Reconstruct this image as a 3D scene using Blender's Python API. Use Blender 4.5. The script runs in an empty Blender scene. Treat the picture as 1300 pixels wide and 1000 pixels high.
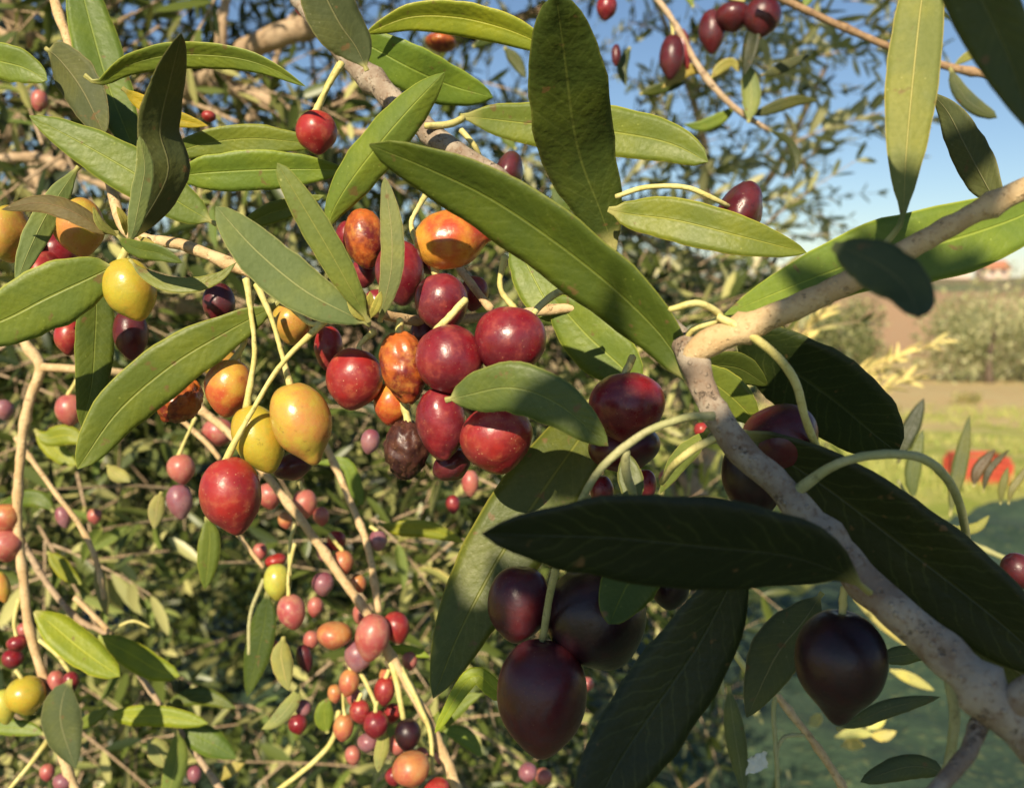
import bpy, math, random
import numpy as np
from mathutils import Vector, Matrix, noise

# ------------------------------------------------------------------ camera, light, exposure
S = bpy.context.scene
COL = S.collection
R = math.radians
rng = random.Random(7)
FPX = 1126.0
PITCH = R(7.0)
FW = Vector((0, math.cos(PITCH), -math.sin(PITCH)))
UP = Vector((0, math.sin(PITCH), math.cos(PITCH)))
RT = Vector((1, 0, 0))
cam = bpy.data.objects.new('camera', bpy.data.cameras.new('camera'))
COL.objects.link(cam)
cam.location = (0, 0, 0)
cam.rotation_euler = (math.pi / 2 - PITCH, 0, 0)
cam.data.sensor_width = 36
cam.data.lens = 36 * FPX / 1300
cam.data.clip_start = 0.02
cam.data.clip_end = 3000
cam.data.dof.use_dof = True
cam.data.dof.focus_distance = 0.305
cam.data.dof.aperture_fstop = 13.5
S.camera = cam

SUN_EL, SUN_AZ = 33.0, 197.0            # azimuth clockwise from +Y: behind the camera, a little to its left
SUN = Vector((math.sin(R(SUN_AZ)) * math.cos(R(SUN_EL)), math.cos(R(SUN_AZ)) * math.cos(R(SUN_EL)), math.sin(R(SUN_EL))))
w = bpy.data.worlds.new('World'); S.world = w; w.use_nodes = True
wn = w.node_tree
bgn = wn.nodes['Background']
sky = wn.nodes.new('ShaderNodeTexSky'); sky.sky_type = 'NISHITA'; sky.sun_disc = False
sky.sun_elevation = R(SUN_EL); sky.sun_rotation = R(SUN_AZ)
sky.air_density = 1.0; sky.dust_density = 0.15; sky.ozone_density = 3.2
wn.links.new(sky.outputs[0], bgn.inputs[0]); bgn.inputs[1].default_value = 0.066
sl = bpy.data.lights.new('sun', 'SUN'); sl.energy = 5.0; sl.angle = R(0.55); sl.color = (1.0, 0.86, 0.64)
so = bpy.data.objects.new('sun', sl); COL.objects.link(so)
so.rotation_euler = (-SUN).to_track_quat('-Z', 'Y').to_euler()
S.view_settings.view_transform = 'Standard'; S.view_settings.look = 'None'
S.view_settings.gamma = 1; S.view_settings.exposure = 0.63
S.view_settings.use_curve_mapping = False
S.cycles.max_bounces = 6; S.cycles.use_denoising = True

def P(x, y, d):
    """pixel of the photograph (1300x1000) at depth d metres -> point in the place"""
    return FW * d + RT * ((x - 650) / FPX * d) + UP * ((500 - y) / FPX * d)

# ------------------------------------------------------------------ helpers
def tag(o, label=None, cat=None, group=None, kind=None):
    if label: o['label'] = label
    if cat: o['category'] = cat
    if group: o['group'] = group
    if kind: o['kind'] = kind
    return o

def thing(name, loc, label, cat, group=None):
    o = bpy.data.objects.new(name, None); COL.objects.link(o)
    o.location = loc; o.empty_display_size = 0.01
    return tag(o, label, cat, group)

def wloc(o):
    v = Vector(o.location)
    while o.parent:
        o = o.parent; v += Vector(o.location)
    return v

def link(name, me, origin, parent=None, mats=(), smooth=True):
    """mesh in local coordinates around the world point origin"""
    for m in mats: me.materials.append(m)
    if smooth:
        me.polygons.foreach_set('use_smooth', [True] * len(me.polygons))
    o = bpy.data.objects.new(name, me); COL.objects.link(o)
    if parent is not None:
        o.parent = parent; o.location = Vector(origin) - wloc(parent)
    else:
        o.location = origin
    return o

def catmull(pts, n):
    """pts: list of tuples; returns n samples, even by chord"""
    p = np.array(pts, float)
    if len(p) == 2:
        t = np.linspace(0, 1, n)[:, None]
        return p[0] * (1 - t) + p[1] * t
    q = np.vstack([2 * p[0] - p[1], p, 2 * p[-1] - p[-2]])
    seg = np.linalg.norm(np.diff(p[:, :2], axis=0), axis=1) if p.shape[1] > 3 or True else None
    seg = np.maximum(seg, 1e-6)
    cum = np.concatenate([[0], np.cumsum(seg)])
    out = []
    for s in np.linspace(0, cum[-1], n):
        i = min(max(int(np.searchsorted(cum, s, side='right')) - 1, 0), len(p) - 2)
        t = (s - cum[i]) / seg[i]
        a, b, c, d = q[i], q[i + 1], q[i + 2], q[i + 3]
        out.append(0.5 * (2 * b + (c - a) * t + (2 * a - 5 * b + 4 * c - d) * t * t + (3 * b - a - 3 * c + d) * t ** 3))
    return np.array(out)

# ------------------------------------------------------------------ node materials
def mat_new(name):
    m = bpy.data.materials.new(name); m.use_nodes = True
    nt = m.node_tree
    return m, nt, nt.nodes['Principled BSDF']

class N:
    """tiny node-graph helper"""
    def __init__(s, nt): s.nt = nt
    def n(s, t, **kw):
        a = s.nt.nodes.new(t)
        for k, v in kw.items(): setattr(a, k, v)
        return a
    def l(s, a, b): s.nt.links.new(a, b)
    def math(s, op, a, b=None, c=None, clamp=False):
        m = s.n('ShaderNodeMath', operation=op); m.use_clamp = clamp
        for i, x in enumerate((a, b, c)):
            if x is None: continue
            if isinstance(x, (int, float)): m.inputs[i].default_value = x
            else: s.l(x, m.inputs[i])
        return m.outputs[0]
    def mix(s, f, a, b, mode='MIX'):
        m = s.n('ShaderNodeMix', data_type='RGBA', blend_type=mode)
        for i, x in ((0, f), (6, a), (7, b)):
            if isinstance(x, (int, float)): m.inputs[i].default_value = x
            elif isinstance(x, tuple): m.inputs[i].default_value = (*x, 1) if len(x) == 3 else x
            else: s.l(x, m.inputs[i])
        return m.outputs[2]
    def noise(s, vec, scale, detail=3, rough=.5):
        t = s.n('ShaderNodeTexNoise'); t.inputs['Scale'].default_value = scale
        t.inputs['Detail'].default_value = detail; t.inputs['Roughness'].default_value = rough
        if vec is not None: s.l(vec, t.inputs['Vector'])
        return t.outputs[0]
    def ramp(s, f, a, b):
        m = s.n('ShaderNodeMapRange'); m.interpolation_type = 'SMOOTHSTEP'
        s.l(f, m.inputs[0]); m.inputs[1].default_value = a; m.inputs[2].default_value = b
        return m.outputs[0]
    def bump(s, h, strength, dist, normal=None):
        b = s.n('ShaderNodeBump'); b.inputs['Strength'].default_value = strength; b.inputs['Distance'].default_value = dist
        s.l(h, b.inputs['Height'])
        if normal is not None: s.l(normal, b.inputs['Normal'])
        return b.outputs[0]

def offset_coord(g):
    """object coordinates shifted per object so alike pieces do not repeat their grain"""
    tc = g.n('ShaderNodeTexCoord'); oi = g.n('ShaderNodeObjectInfo')
    add = g.n('ShaderNodeVectorMath', operation='ADD')
    sc = g.math('MULTIPLY', oi.outputs['Random'], 3.7)
    g.l(tc.outputs['Object'], add.inputs[0])
    cx = g.n('ShaderNodeCombineXYZ'); g.l(sc, cx.inputs[0]); g.l(sc, cx.inputs[1]); g.l(sc, cx.inputs[2])
    g.l(cx.outputs[0], add.inputs[1])
    return add.outputs[0], oi

def leaf_mat(name, under=False, leathery=False):
    m, nt, bs = mat_new(name); g = N(nt)
    co, oi = offset_coord(g)
    uv = g.n('ShaderNodeUVMap'); sp = g.n('ShaderNodeSeparateXYZ'); g.l(uv.outputs[0], sp.inputs[0])
    u, v = sp.outputs[0], sp.outputs[1]
    av = g.math('ABSOLUTE', g.math('MULTIPLY_ADD', v, 2.0, -1.0))
    base = oi.outputs['Color']
    if under:
        base = g.mix(0.22, base, (0.20, 0.23, 0.11))
    big = g.noise(co, 60, 3)
    col = g.mix(g.ramp(big, .38, .68), base, g.mix(1.0, base, (1.35, 1.22, 0.9), 'MULTIPLY'))
    fine = g.noise(co, 700, 4, .65)
    col = g.mix(g.math('MULTIPLY', g.ramp(fine, .35, .8), .35), col, g.mix(1.0, base, (0.62, 0.7, 0.6), 'MULTIPLY'))
    # side veins, slanting forward from the midrib
    wob = g.math('MULTIPLY_ADD', g.noise(co, 150, 3), .07, g.math('MULTIPLY_ADD', av, -.16, u))
    vein = g.math('SINE', g.math('MULTIPLY', wob, 96.0))
    veinm = g.math('MULTIPLY', g.ramp(vein, .72, 1.0), g.ramp(big, .3, .6))
    col = g.mix(g.math('MULTIPLY', veinm, .07), col, (0.26, 0.30, 0.09))
    # midrib
    rib = g.ramp(av, .055, .012)
    ribm = g.math('MULTIPLY', rib, .34 if not under else .5)
    ribc = g.mix(1.0, base, (2.6, 2.1, 2.4), 'MULTIPLY')
    col = g.mix(g.math('MULTIPLY', ribm, 1.8), col, ribc)
    # paler rolled margin
    col = g.mix(g.math('MULTIPLY', g.ramp(av, .93, .99), .8), col, g.mix(1.0, base, (2.9, 2.2, 2.4), 'MULTIPLY'))
    # petiole end yellowish
    col = g.mix(g.math('MULTIPLY', g.ramp(u, .10, .02), .75), col, (0.46, 0.42, 0.15))
    # specks and scars
    vo = g.n('ShaderNodeTexVoronoi'); vo.inputs['Scale'].default_value = 330; g.l(co, vo.inputs['Vector'])
    spk = g.math('MULTIPLY', g.ramp(vo.outputs['Distance'], .16, .06), g.ramp(g.noise(co, 120, 2), .5, .62))
    col = g.mix(g.math('MULTIPLY', spk, .55), col, g.mix(1.0, base, (2.6, 2.2, 3.0), 'MULTIPLY'))
    scar = g.math('MULTIPLY', g.ramp(g.noise(co, 190, 2), .66, .75), .7)
    col = g.mix(scar, col, (0.16, 0.09, 0.035))
    g.l(col, bs.inputs['Base Color'])
    bs.inputs['Roughness'].default_value = .5 if under else .44
    r = g.math('MULTIPLY_ADD', fine, .25, .48 if under else .36); g.l(r, bs.inputs['Roughness'])
    bs.inputs['Specular IOR Level'].default_value = .22 if under else .30
    h = g.math('ADD', g.math('MULTIPLY', g.noise(co, 420, 3), .8), g.math('MULTIPLY', rib, -.6 if not under else 1.0))
    h = g.math('ADD', h, g.math('MULTIPLY', g.math('MULTIPLY', vein, g.ramp(big, .3, .7)), -.06))
    if leathery:
        h = g.math('ADD', h, g.math('ADD', g.math('MULTIPLY', g.noise(co, 330, 2), 1.3), g.math('MULTIPLY', g.noise(co, 120, 3), 2.2)))
    g.l(g.bump(h, .38 if leathery else .7, .0008 if leathery else .00045), bs.inputs['Normal'])
    # a little light passes through the blade
    tr = g.n('ShaderNodeBsdfTranslucent'); g.l(g.mix(1.0, col, (1.5, 1.7, .6), 'MULTIPLY'), tr.inputs['Color'])
    mx = g.n('ShaderNodeMixShader'); mx.inputs[0].default_value = .14
    g.l(bs.outputs[0], mx.inputs[1]); g.l(tr.outputs[0], mx.inputs[2])
    g.l(mx.outputs[0], nt.nodes['Material Output'].inputs[0])
    return m

LEAF_TOP = leaf_mat('leaf_upper_face')
LEAF_UND = leaf_mat('leaf_under_face', True)
LEAF_LTH = leaf_mat('leathery_leaf_upper_face', False, True)

def bark_mat(name, a, b, c, sc=1.0, rough=.75, bstr=.8):
    m, nt, bs = mat_new(name); g = N(nt)
    co, oi = offset_coord(g)
    n1 = g.noise(co, 110 * sc, 5, .6); n2 = g.noise(co, 600 * sc, 4, .65)
    col = g.mix(g.ramp(n1, .38, .62), a, b)
    col = g.mix(g.math('MULTIPLY', g.ramp(n2, .5, .72), .75), col, c)
    vo = g.n('ShaderNodeTexVoronoi'); vo.inputs['Scale'].default_value = 420 * sc; g.l(co, vo.inputs['Vector'])
    dots = g.ramp(vo.outputs['Distance'], .28, .12)
    col = g.mix(g.math('MULTIPLY', dots, .15), col, tuple(min(1, x * 1.3) for x in b))
    g.l(col, bs.inputs['Base Color']); bs.inputs['Roughness'].default_value = rough
    bs.inputs['Specular IOR Level'].default_value = .25
    cr = g.ramp(g.noise(co, 240 * sc, 4, .7), .60, .68)
    nt.links.new(g.mix(g.math('MULTIPLY', cr, .55), col, tuple(x * .45 for x in a)), bs.inputs['Base Color'])
    h = g.math('ADD', g.math('MULTIPLY', g.math('SUBTRACT', n1, cr), .6), g.math('ADD', g.math('MULTIPLY', n2, .5), g.math('MULTIPLY', dots, .3)))
    g.l(g.bump(h, bstr, .0007 / sc), bs.inputs['Normal'])
    return m

BARK_TAN = bark_mat('young_tan_bark', (.50, .34, .17), (.60, .44, .24), (.36, .22, .10))
BARK_GREY = bark_mat('grey_brown_bark', (.23, .17, .12), (.36, .30, .225), (.17, .095, .05), .8, .8, 1.3)
BARK_FAR = bark_mat('weathered_tan_bark', (.36, .25, .15), (.46, .34, .22), (.16, .10, .06), .25)
STALK = bark_mat('yellow_green_stalk', (.52, .46, .15), (.60, .54, .22), (.40, .33, .10), 1, .5, .4)
STALK_DULL = bark_mat('dull_green_stalk', (.33, .33, .14), (.40, .38, .19), (.26, .24, .10), 1, .55, .4)

def skin_mat(name, a, b, c, mixc=.5, speck=.35, rough=.3, bloom=0.0, bstr=.45, grain=90, axk=.35):
    """a -> b by soft patches and towards the tip, c patches on top"""
    m, nt, bs = mat_new(name); g = N(nt)
    co, oi = offset_coord(g)
    tc = g.n('ShaderNodeTexCoord'); at = g.n('ShaderNodeAttribute'); at.attribute_name = 'axis'
    n1 = g.noise(co, grain, 4, .6)
    f = g.math('ADD', g.math('MULTIPLY', n1, 1.3), g.math('MULTIPLY_ADD', at.outputs['Fac'], axk, -.15 - axk * .5))
    col = g.mix(g.ramp(f, mixc - .22, mixc + .22), a, b)
    n2 = g.noise(co, 260, 4, .65)
    col = g.mix(g.math('MULTIPLY', g.ramp(n2, .48, .72), .6), col, c)
    vo = g.n('ShaderNodeTexVoronoi'); vo.inputs['Scale'].default_value = 720; vo.inputs['Randomness'].default_value = 1; g.l(co, vo.inputs['Vector'])
    dots = g.math('MULTIPLY', g.ramp(vo.outputs['Distance'], .20, .07), g.ramp(g.noise(co, 210, 2), .42, .62))
    col = g.mix(g.math('MULTIPLY', dots, speck), col, (.72, .48, .24))
    if bloom:
        nb = g.noise(co, 130, 4, .6)
        col = g.mix(g.math('MULTIPLY', g.ramp(nb, .3, .75), bloom), col, (.46, .36, .42))
    g.l(col, bs.inputs['Base Color'])
    rr = g.math('MULTIPLY_ADD', n2, .30, rough - .16); g.l(rr, bs.inputs['Roughness'])
    bs.inputs['Specular IOR Level'].default_value = .44 if a[0] < .08 else .5
    bs.inputs['Subsurface Weight'].default_value = .10
    bs.inputs['Subsurface Radius'].default_value = (1, .3, .1)
    bs.inputs['Subsurface Scale'].default_value = .0015
    sc_ = g.math('MULTIPLY', g.ramp(g.noise(co, 330, 3, .7), .64, .72), .55)
    nt.links.new(g.mix(sc_, col, tuple(x * .4 for x in c)), bs.inputs['Base Color'])
    h = g.math('ADD', g.math('MULTIPLY', g.noise(co, 520, 3), .7), g.math('MULTIPLY', dots, .3))
    g.l(g.bump(h, bstr, .0004), bs.inputs['Normal'])
    return m

SK = {
 'orange':  skin_mat('orange_olive_skin', (.58, .27, .035), (.40, .055, .022), (.50, .16, .035), .50, .3, axk=.75),
 'blush':   skin_mat('blushing_olive_skin', (.50, .30, .045), (.42, .075, .03), (.46, .16, .04), .50, .35, axk=.3),
 'amber':   skin_mat('amber_olive_skin', (.46, .19, .05), (.42, .33, .045), (.42, .22, .06), .50, .3, axk=-.1),
 'yellow':  skin_mat('yellow_olive_skin', (.42, .34, .035), (.46, .27, .03), (.30, .28, .035), .55, .12),
 'lime':    skin_mat('lime_olive_skin', (.42, .42, .07), (.40, .34, .05), (.30, .32, .06), .5, .1),
 'red':     skin_mat('red_olive_skin', (.31, .020, .016), (.20, .014, .016), (.38, .085, .03), .5, .5, .36, .05),
 'crimson': skin_mat('crimson_olive_skin', (.21, .010, .015), (.125, .008, .015), (.30, .04, .02), .47, .25, .32, .06),
 'maroon':  skin_mat('maroon_olive_skin', (.060, .006, .010), (.10, .010, .013), (.035, .005, .010), .5, .10, .36, .05),
 'black':   skin_mat('black_olive_skin', (.014, .0045, .007), (.034, .006, .010), (.009, .004, .006), .5, .02, .38, .015),
 'pink':    skin_mat('rose_olive_skin', (.40, .12, .085), (.32, .05, .05), (.42, .22, .10), .52, .3, .38, .12),
 'coral':   skin_mat('coral_olive_skin', (.46, .20, .06), (.38, .085, .05), (.44, .26, .09), .50, .3, .38, .06),
 'mauve':   skin_mat('mauve_olive_skin', (.20, .05, .07), (.28, .12, .12), (.14, .04, .06), .5, .15, .38, .18),
 'rust':    skin_mat('rust_mottled_olive_skin', (.44, .11, .02), (.13, .012, .012), (.50, .22, .04), .50, .3, .34, 0, .5, 160),
 'dry':     skin_mat('shrivelled_olive_skin', (.075, .026, .018), (.03, .010, .010), (.15, .065, .035), .5, .2, .42, 0, .9, 200),
}

# ------------------------------------------------------------------ shape builders
def tube(name, pts, mat, parent, seg=12, n=None, rough=.06, knobs=0, label=None, seed=0):
    """pts: (x, y, depth, width in px) -> bent tapering stem, one closed mesh"""
    n = n or max(8, 7 * len(pts))
    q = catmull(pts, n)
    C = [P(a[0], a[1], a[2]) for a in q]
    Rr = [max(a[3], 1) * .5 * a[2] / FPX for a in q]
    return tube_world(name, C, Rr, mat, parent, seg, rough, knobs, label, seed)

def tube_world(name, C, Rr, mat, parent, seg=12, rough=.06, knobs=0, label=None, seed=0):
    n = len(C); o0 = C[0]
    V = []; F = []
    t0 = (C[1] - C[0]).normalized()
    a = t0.cross(Vector((.3, .2, 1))).normalized()
    kn = [int((i + .5) * n / knobs) for i in range(knobs)] if knobs else []
    for i in range(n):
        t = (C[min(i + 1, n - 1)] - C[max(i - 1, 0)]).normalized()
        a = (a - t * a.dot(t)).normalized(); b = t.cross(a)
        rk = 1 + sum(.28 * math.exp(-((i - k) / 1.1) ** 2) for k in kn)
        for j in range(seg):
            th = 2 * math.pi * j / seg
            dr = a * math.cos(th) + b * math.sin(th)
            nz = noise.noise((C[i] + dr * Rr[i]) * (0.9 / max(Rr[i], 1e-5)) * .6 + Vector((seed, 0, 0)))
            V.append(C[i] + dr * Rr[i] * rk * (1 + rough * 2 * nz) - o0)
    for i in range(n - 1):
        for j in range(seg):
            k = (j + 1) % seg
            F.append((i * seg + j, i * seg + k, (i + 1) * seg + k, (i + 1) * seg + j))
    V.append(C[0] - o0 - t0 * Rr[0] * .5); V.append(C[-1] - o0 + (C[-1] - C[-2]).normalized() * Rr[-1] * .6)
    for j in range(seg):
        k = (j + 1) % seg
        F.append((len(V) - 2, k, j)); F.append((len(V) - 1, (n - 1) * seg + j, (n - 1) * seg + k))
    me = bpy.data.meshes.new(name); me.from_pydata([tuple(v) for v in V], [], F)
    o = link(name, me, o0, parent, (mat,))
    if label: o['label'] = label
    return o

GREEN = (.14, .18, .026)
def leaf(par, pts, wpx, d, side='T', roll=0., fold=.22, col=GREEN, pet=.05, prof=(.62, .72), curl=.12, wav=.5, label=None, nu=26, nv=4, name='leaf', twist=0., lth=False):
    """pts from the petiole to the tip in px; d depth or (d_base, d_tip) or one per point"""
    k = len(pts)
    if isinstance(d, (int, float)): d = (d, d)
    if len(d) == 2 and k > 2: d = [d[0] + (d[1] - d[0]) * i / (k - 1) for i in range(k)]
    q = catmull([(p[0], p[1], dd) for p, dd in zip(pts, d)], nu)
    C = [P(*a) for a in q]; o0 = C[0]
    L = sum((C[i + 1] - C[i]).length for i in range(nu - 1))
    W = wpx * .5 * float(np.mean(d)) / FPX / max(.35, math.cos(R(abs(roll))))
    a_, b_ = prof[0] + .06, prof[1] + .13; pk = (a_ / (a_ + b_)) ** a_ * (b_ / (a_ + b_)) ** b_
    sgn = 1 if side == 'T' else -1
    thick = .00038
    sd = rng.random() * 50
    top = []; bot = []; uv = []
    rp = .00085 if W > .003 else W * .2
    for i in range(nu):
        s = i / (nu - 1)
        T = (C[min(i + 1, nu - 1)] - C[max(i - 1, 0)]).normalized()
        V_ = (-C[i]).normalized()                       # faces the viewer's side before rolling
        Nn = (V_ - T * V_.dot(T)).normalized()
        Nn = Matrix.Rotation(R(roll + twist * (s - .5)), 3, T) @ Nn
        Nt = Nn * sgn
        Wd = T.cross(Nt).normalized()
        if s < pet: ww = rp * (1.15 - .3 * s / max(pet, 1e-4))
        else:
            x = (s - pet) / (1 - pet)
            ww = max(rp * .8 * (1 - x) ** .5, W * (x ** a_ * (1 - x) ** b_) / pk)
        if i == nu - 1: ww = W * .012
        for j in range(2 * nv + 1):
            v = (j - nv) / nv
            off = abs(v) * fold * ww - v * v * curl * ww
            off += wav * W * .22 * (noise.noise(Vector((s * 4 + sd, v * .9, sd)))) * (abs(v) * .8 + .2) * min(1, s * 4)
            wd = ww * (1 + .08 * noise.noise(Vector((s * 11, sd, 1 if v > 0 else -1))))
            c = C[i] + Wd * (v * wd) + Nt * off - o0
            th = thick * .5 * (1 - .6 * v * v) if s >= pet else rp * .8 * math.sqrt(max(0, 1 - v * v)) + 1e-5
            top.append(c + Nt * th); bot.append(c - Nt * th); uv.append((s, (v + 1) / 2))
    m_ = 2 * nv + 1; n0 = len(top); Vt = top + bot; F = []; mi = []
    for i in range(nu - 1):
        for j in range(2 * nv):
            a, b, c, e = i * m_ + j, i * m_ + j + 1, (i + 1) * m_ + j + 1, (i + 1) * m_ + j
            F.append((a, b, c, e)); mi.append(0)
            F.append((e + n0, c + n0, b + n0, a + n0)); mi.append(1)
        for j, fl in ((0, 0), (2 * nv, 1)):
            a, e = i * m_ + j, (i + 1) * m_ + j
            F.append((a, e, e + n0, a + n0) if fl == 0 else (e, a, a + n0, e + n0)); mi.append(0)
    # orient: the upper face must point along Nt
    me = bpy.data.meshes.new(name); me.from_pydata([tuple(v) for v in Vt], [], F)
    me.materials.append(LEAF_LTH if lth else LEAF_TOP); me.materials.append(LEAF_UND)
    me.polygons.foreach_set('material_index', mi)
    ul = me.uv_layers.new(name='UVMap')
    li = np.zeros(len(me.loops), int); me.loops.foreach_get('vertex_index', li)
    uva = np.array(uv + uv)[li].astype(np.float32); ul.data.foreach_set('uv', uva.ravel())
    me.update()
    o = link(name, me, o0, par)
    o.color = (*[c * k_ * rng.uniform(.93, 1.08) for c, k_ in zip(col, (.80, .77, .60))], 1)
    if label: o['label'] = label
    return o

def olive(c, rx, ry, ang, d, skin, label, stalk=None, sd=None, sw=7, point=.10, wrinkle=0, tilt=0, group=None, small=False, name='olive', smat=None):
    """c px centre, rx/ry half width / half length px, ang: direction of the tip in the picture (90 = down)"""
    sc = d / FPX; a = rx * sc; b = ry * sc
    nr, ns = (16, 20) if small else (34, 44)
    seed = rng.random() * 90
    V = []; F = []; AX = []
    for i in range(nr + 1):
        th = math.pi * i / nr
        z = -math.cos(th); r = math.sin(th) * (1 - .07 * z)
        zz = z * b
        zz += b * point * .6 * math.exp(-((math.pi - th) / .36) ** 2)
        zz += b * .07 * math.exp(-(th / .2) ** 2)
        rr_ = r * a * (1 - .25 * point / .1 * math.exp(-((math.pi - .55 - th) / .4) ** 2) * .35)
        for j in range(ns):
            ph = 2 * math.pi * j / ns
            p = Vector((math.cos(ph) * rr_, math.sin(ph) * rr_, -zz))
            u_ = p / max(a, b)
            k = 1 + .05 * noise.noise(u_ * 1.1 + Vector((seed, 0, 0)))
            if wrinkle:
                w1 = 1 - abs(noise.noise(Vector((u_.x * 3.2, u_.y * 3.2, u_.z * 2.0 + seed)))) * 2
                w2 = 1 - abs(noise.noise(Vector((u_.x * 7, u_.y * 7, u_.z * 4.5 + seed)))) * 2
                k += wrinkle * (w1 * .8 + w2 * .45 - .6)
            V.append(tuple(p * k)); AX.append(i / nr)
    for i in range(nr):
        for j in range(ns):
            k = (j + 1) % ns
            F.append((i * ns + j, (i + 1) * ns + j, (i + 1) * ns + k, i * ns + k))
    me = bpy.data.meshes.new(name); me.from_pydata(V, [], F)
    me.attributes.new('axis', 'FLOAT', 'POINT').data.foreach_set('value', AX)
    # rotate: local -z (tip) -> picture direction
    tip = RT * math.cos(R(ang)) - UP * math.sin(R(ang)) + FW * math.sin(R(tilt))
    me.transform(((-tip).normalized()).to_track_quat('Z', 'Y').to_matrix().to_4x4())
    o = link(name, me, P(c[0], c[1], d), None, (SK[skin],))
    tag(o, label, 'olive', group)
    if stalk:
        top = (c[0] - math.cos(R(ang)) * ry * .9, c[1] - math.sin(R(ang)) * ry * .9)
        s = list(stalk) + [top]; d0 = sd or d
        L = len(s) - 1
        tube('stalk', [(p[0], p[1], d0 + (d - d0) * i / L, sw * (.82 if 0 < i < L else 1.25)) for i, p in enumerate(s)], smat or STALK, o, 8, 6 * L + 5, .16)
    return o

# ------------------------------------------------------------------ the land behind
def ground_h(x, y):
    z = -1.6 - .05 * max(0, min(y, 62))
    if y > 62:
        t = min(1, (y - 62) / 190.0); t = t * t * (3 - 2 * t)
        z += t * (6.4 + 1.4 * noise.noise(Vector((x * .012, 3.3, 0))) + .05 * (x - 60) * .2)
    z += .10 * noise.noise(Vector((x * .25, y * .25, 0))) * min(1, max(0, (y - 1) / 3))
    if y > 300: z -= (y - 300) * .02
    return z

def build_ground():
    ys = list(np.concatenate([np.arange(-6, 10, .25), np.arange(10, 40, .8), np.arange(40, 130, 3.0), np.arange(130, 420, 8), [500, 800, 1500]]))
    us = np.linspace(-1, 1, 121)
    V = []; F = []
    for y in ys:
        half = 12 + abs(y) * 1.4
        for u in us:
            x = u * half
            V.append((x, y, ground_h(x, y)))
    m = len(us)
    for i in range(len(ys) - 1):
        for j in range(m - 1):
            a = i * m + j
            F.append((a, a + 1, a + m + 1, a + m))
    me = bpy.data.meshes.new('ground'); me.from_pydata(V, [], F)
    m_, nt, bs = mat_new('dry_meadow_and_soil'); g = N(nt)
    tc = g.n('ShaderNodeTexCoord'); sp = g.n('ShaderNodeSeparateXYZ'); g.l(tc.outputs['Object'], sp.inputs[0])
    co = tc.outputs['Object']; y = sp.outputs[1]
    n1 = g.noise(co, .35, 4); n2 = g.noise(co, 2.2, 5, .65); n3 = g.noise(co, 14, 3)
    grass = g.mix(g.ramp(n2, .35, .65), (.26, .30, .055), (.44, .42, .12))
    dry = g.mix(g.ramp(n2, .38, .62), (.50, .36, .17), (.50, .40, .20))
    soil = g.mix(g.ramp(n2, .38, .62), (.48, .27, .15), (.44, .31, .18))
    yy = g.math('ADD', y, g.math('ADD', g.math('MULTIPLY_ADD', n1, 18, -9), g.math('MULTIPLY_ADD', n2, 8, -4)))
    c = g.mix(g.ramp(yy, 12.0, 16.0), grass, dry)
    c = g.mix(g.math('MULTIPLY', g.ramp(n2, .56, .66), g.math('MULTIPLY', g.ramp(yy, 26, 14), .7)), c, (.30, .33, .09))
    c = g.mix(g.math('MULTIPLY', g.ramp(yy, 36, 60), .9), c, soil)
    c = g.mix(g.ramp(yy, 120, 175), c, g.mix(g.ramp(g.noise(co, .05, 5), .4, .6), (.13, .17, .08), (.30, .20, .12)))
    c = g.mix(g.math('MULTIPLY', g.ramp(n3, .5, .8), .25), c, (.12, .10, .04))
    g.l(c, bs.inputs['Base Color']); bs.inputs['Roughness'].default_value = .95; bs.inputs['Specular IOR Level'].default_value = .1
    g.l(g.bump(n3, .8, .05), bs.inputs['Normal'])
    o = link('ground', me, (0, 0, 0), None, (m_,)); tag(o, kind='structure')
build_ground()

def simple_mat(name, a, b, scale, rough=.9, bump=.4, dist=.01, stretch=None):
    m, nt, bs = mat_new(name); g = N(nt)
    tc = g.n('ShaderNodeTexCoord')
    n1 = g.noise(tc.outputs['Object'], scale, 5, .6)
    g.l(g.mix(g.ramp(n1, .35, .65), a, b), bs.inputs['Base Color'])
    bs.inputs['Roughness'].default_value = rough; bs.inputs['Specular IOR Level'].default_value = .3
    g.l(g.bump(n1, bump, dist), bs.inputs['Normal'])
    return m

# distant ridge, air haze put into its bluish colour
def build_ridge():
    V = []; F = []; n = 160
    for i in range(n + 1):
        x = -500 + 1500 * i / n
        h = 9 + 7 * noise.noise(Vector((x * .006, 1.7, 0))) + 1.4 * noise.noise(Vector((x * .05, 5.2, 0)))
        for y, z in ((640, -18), (700, h * .6 - 4), (760, h), (900, -20)):
            V.append((x, y, z))
    for i in range(n):
        for j in range(3):
            a = i * 4 + j
            F.append((a, a + 4, a + 5, a + 1))
    me = bpy.data.meshes.new('hills'); me.from_pydata(V, [], F)
    tag(link('hills', me, (0, 0, 0), None, (simple_mat('haze_tinted_hillside', (.14, .17, .17), (.22, .22, .20), .03),)), kind='structure')
build_ridge()

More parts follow.
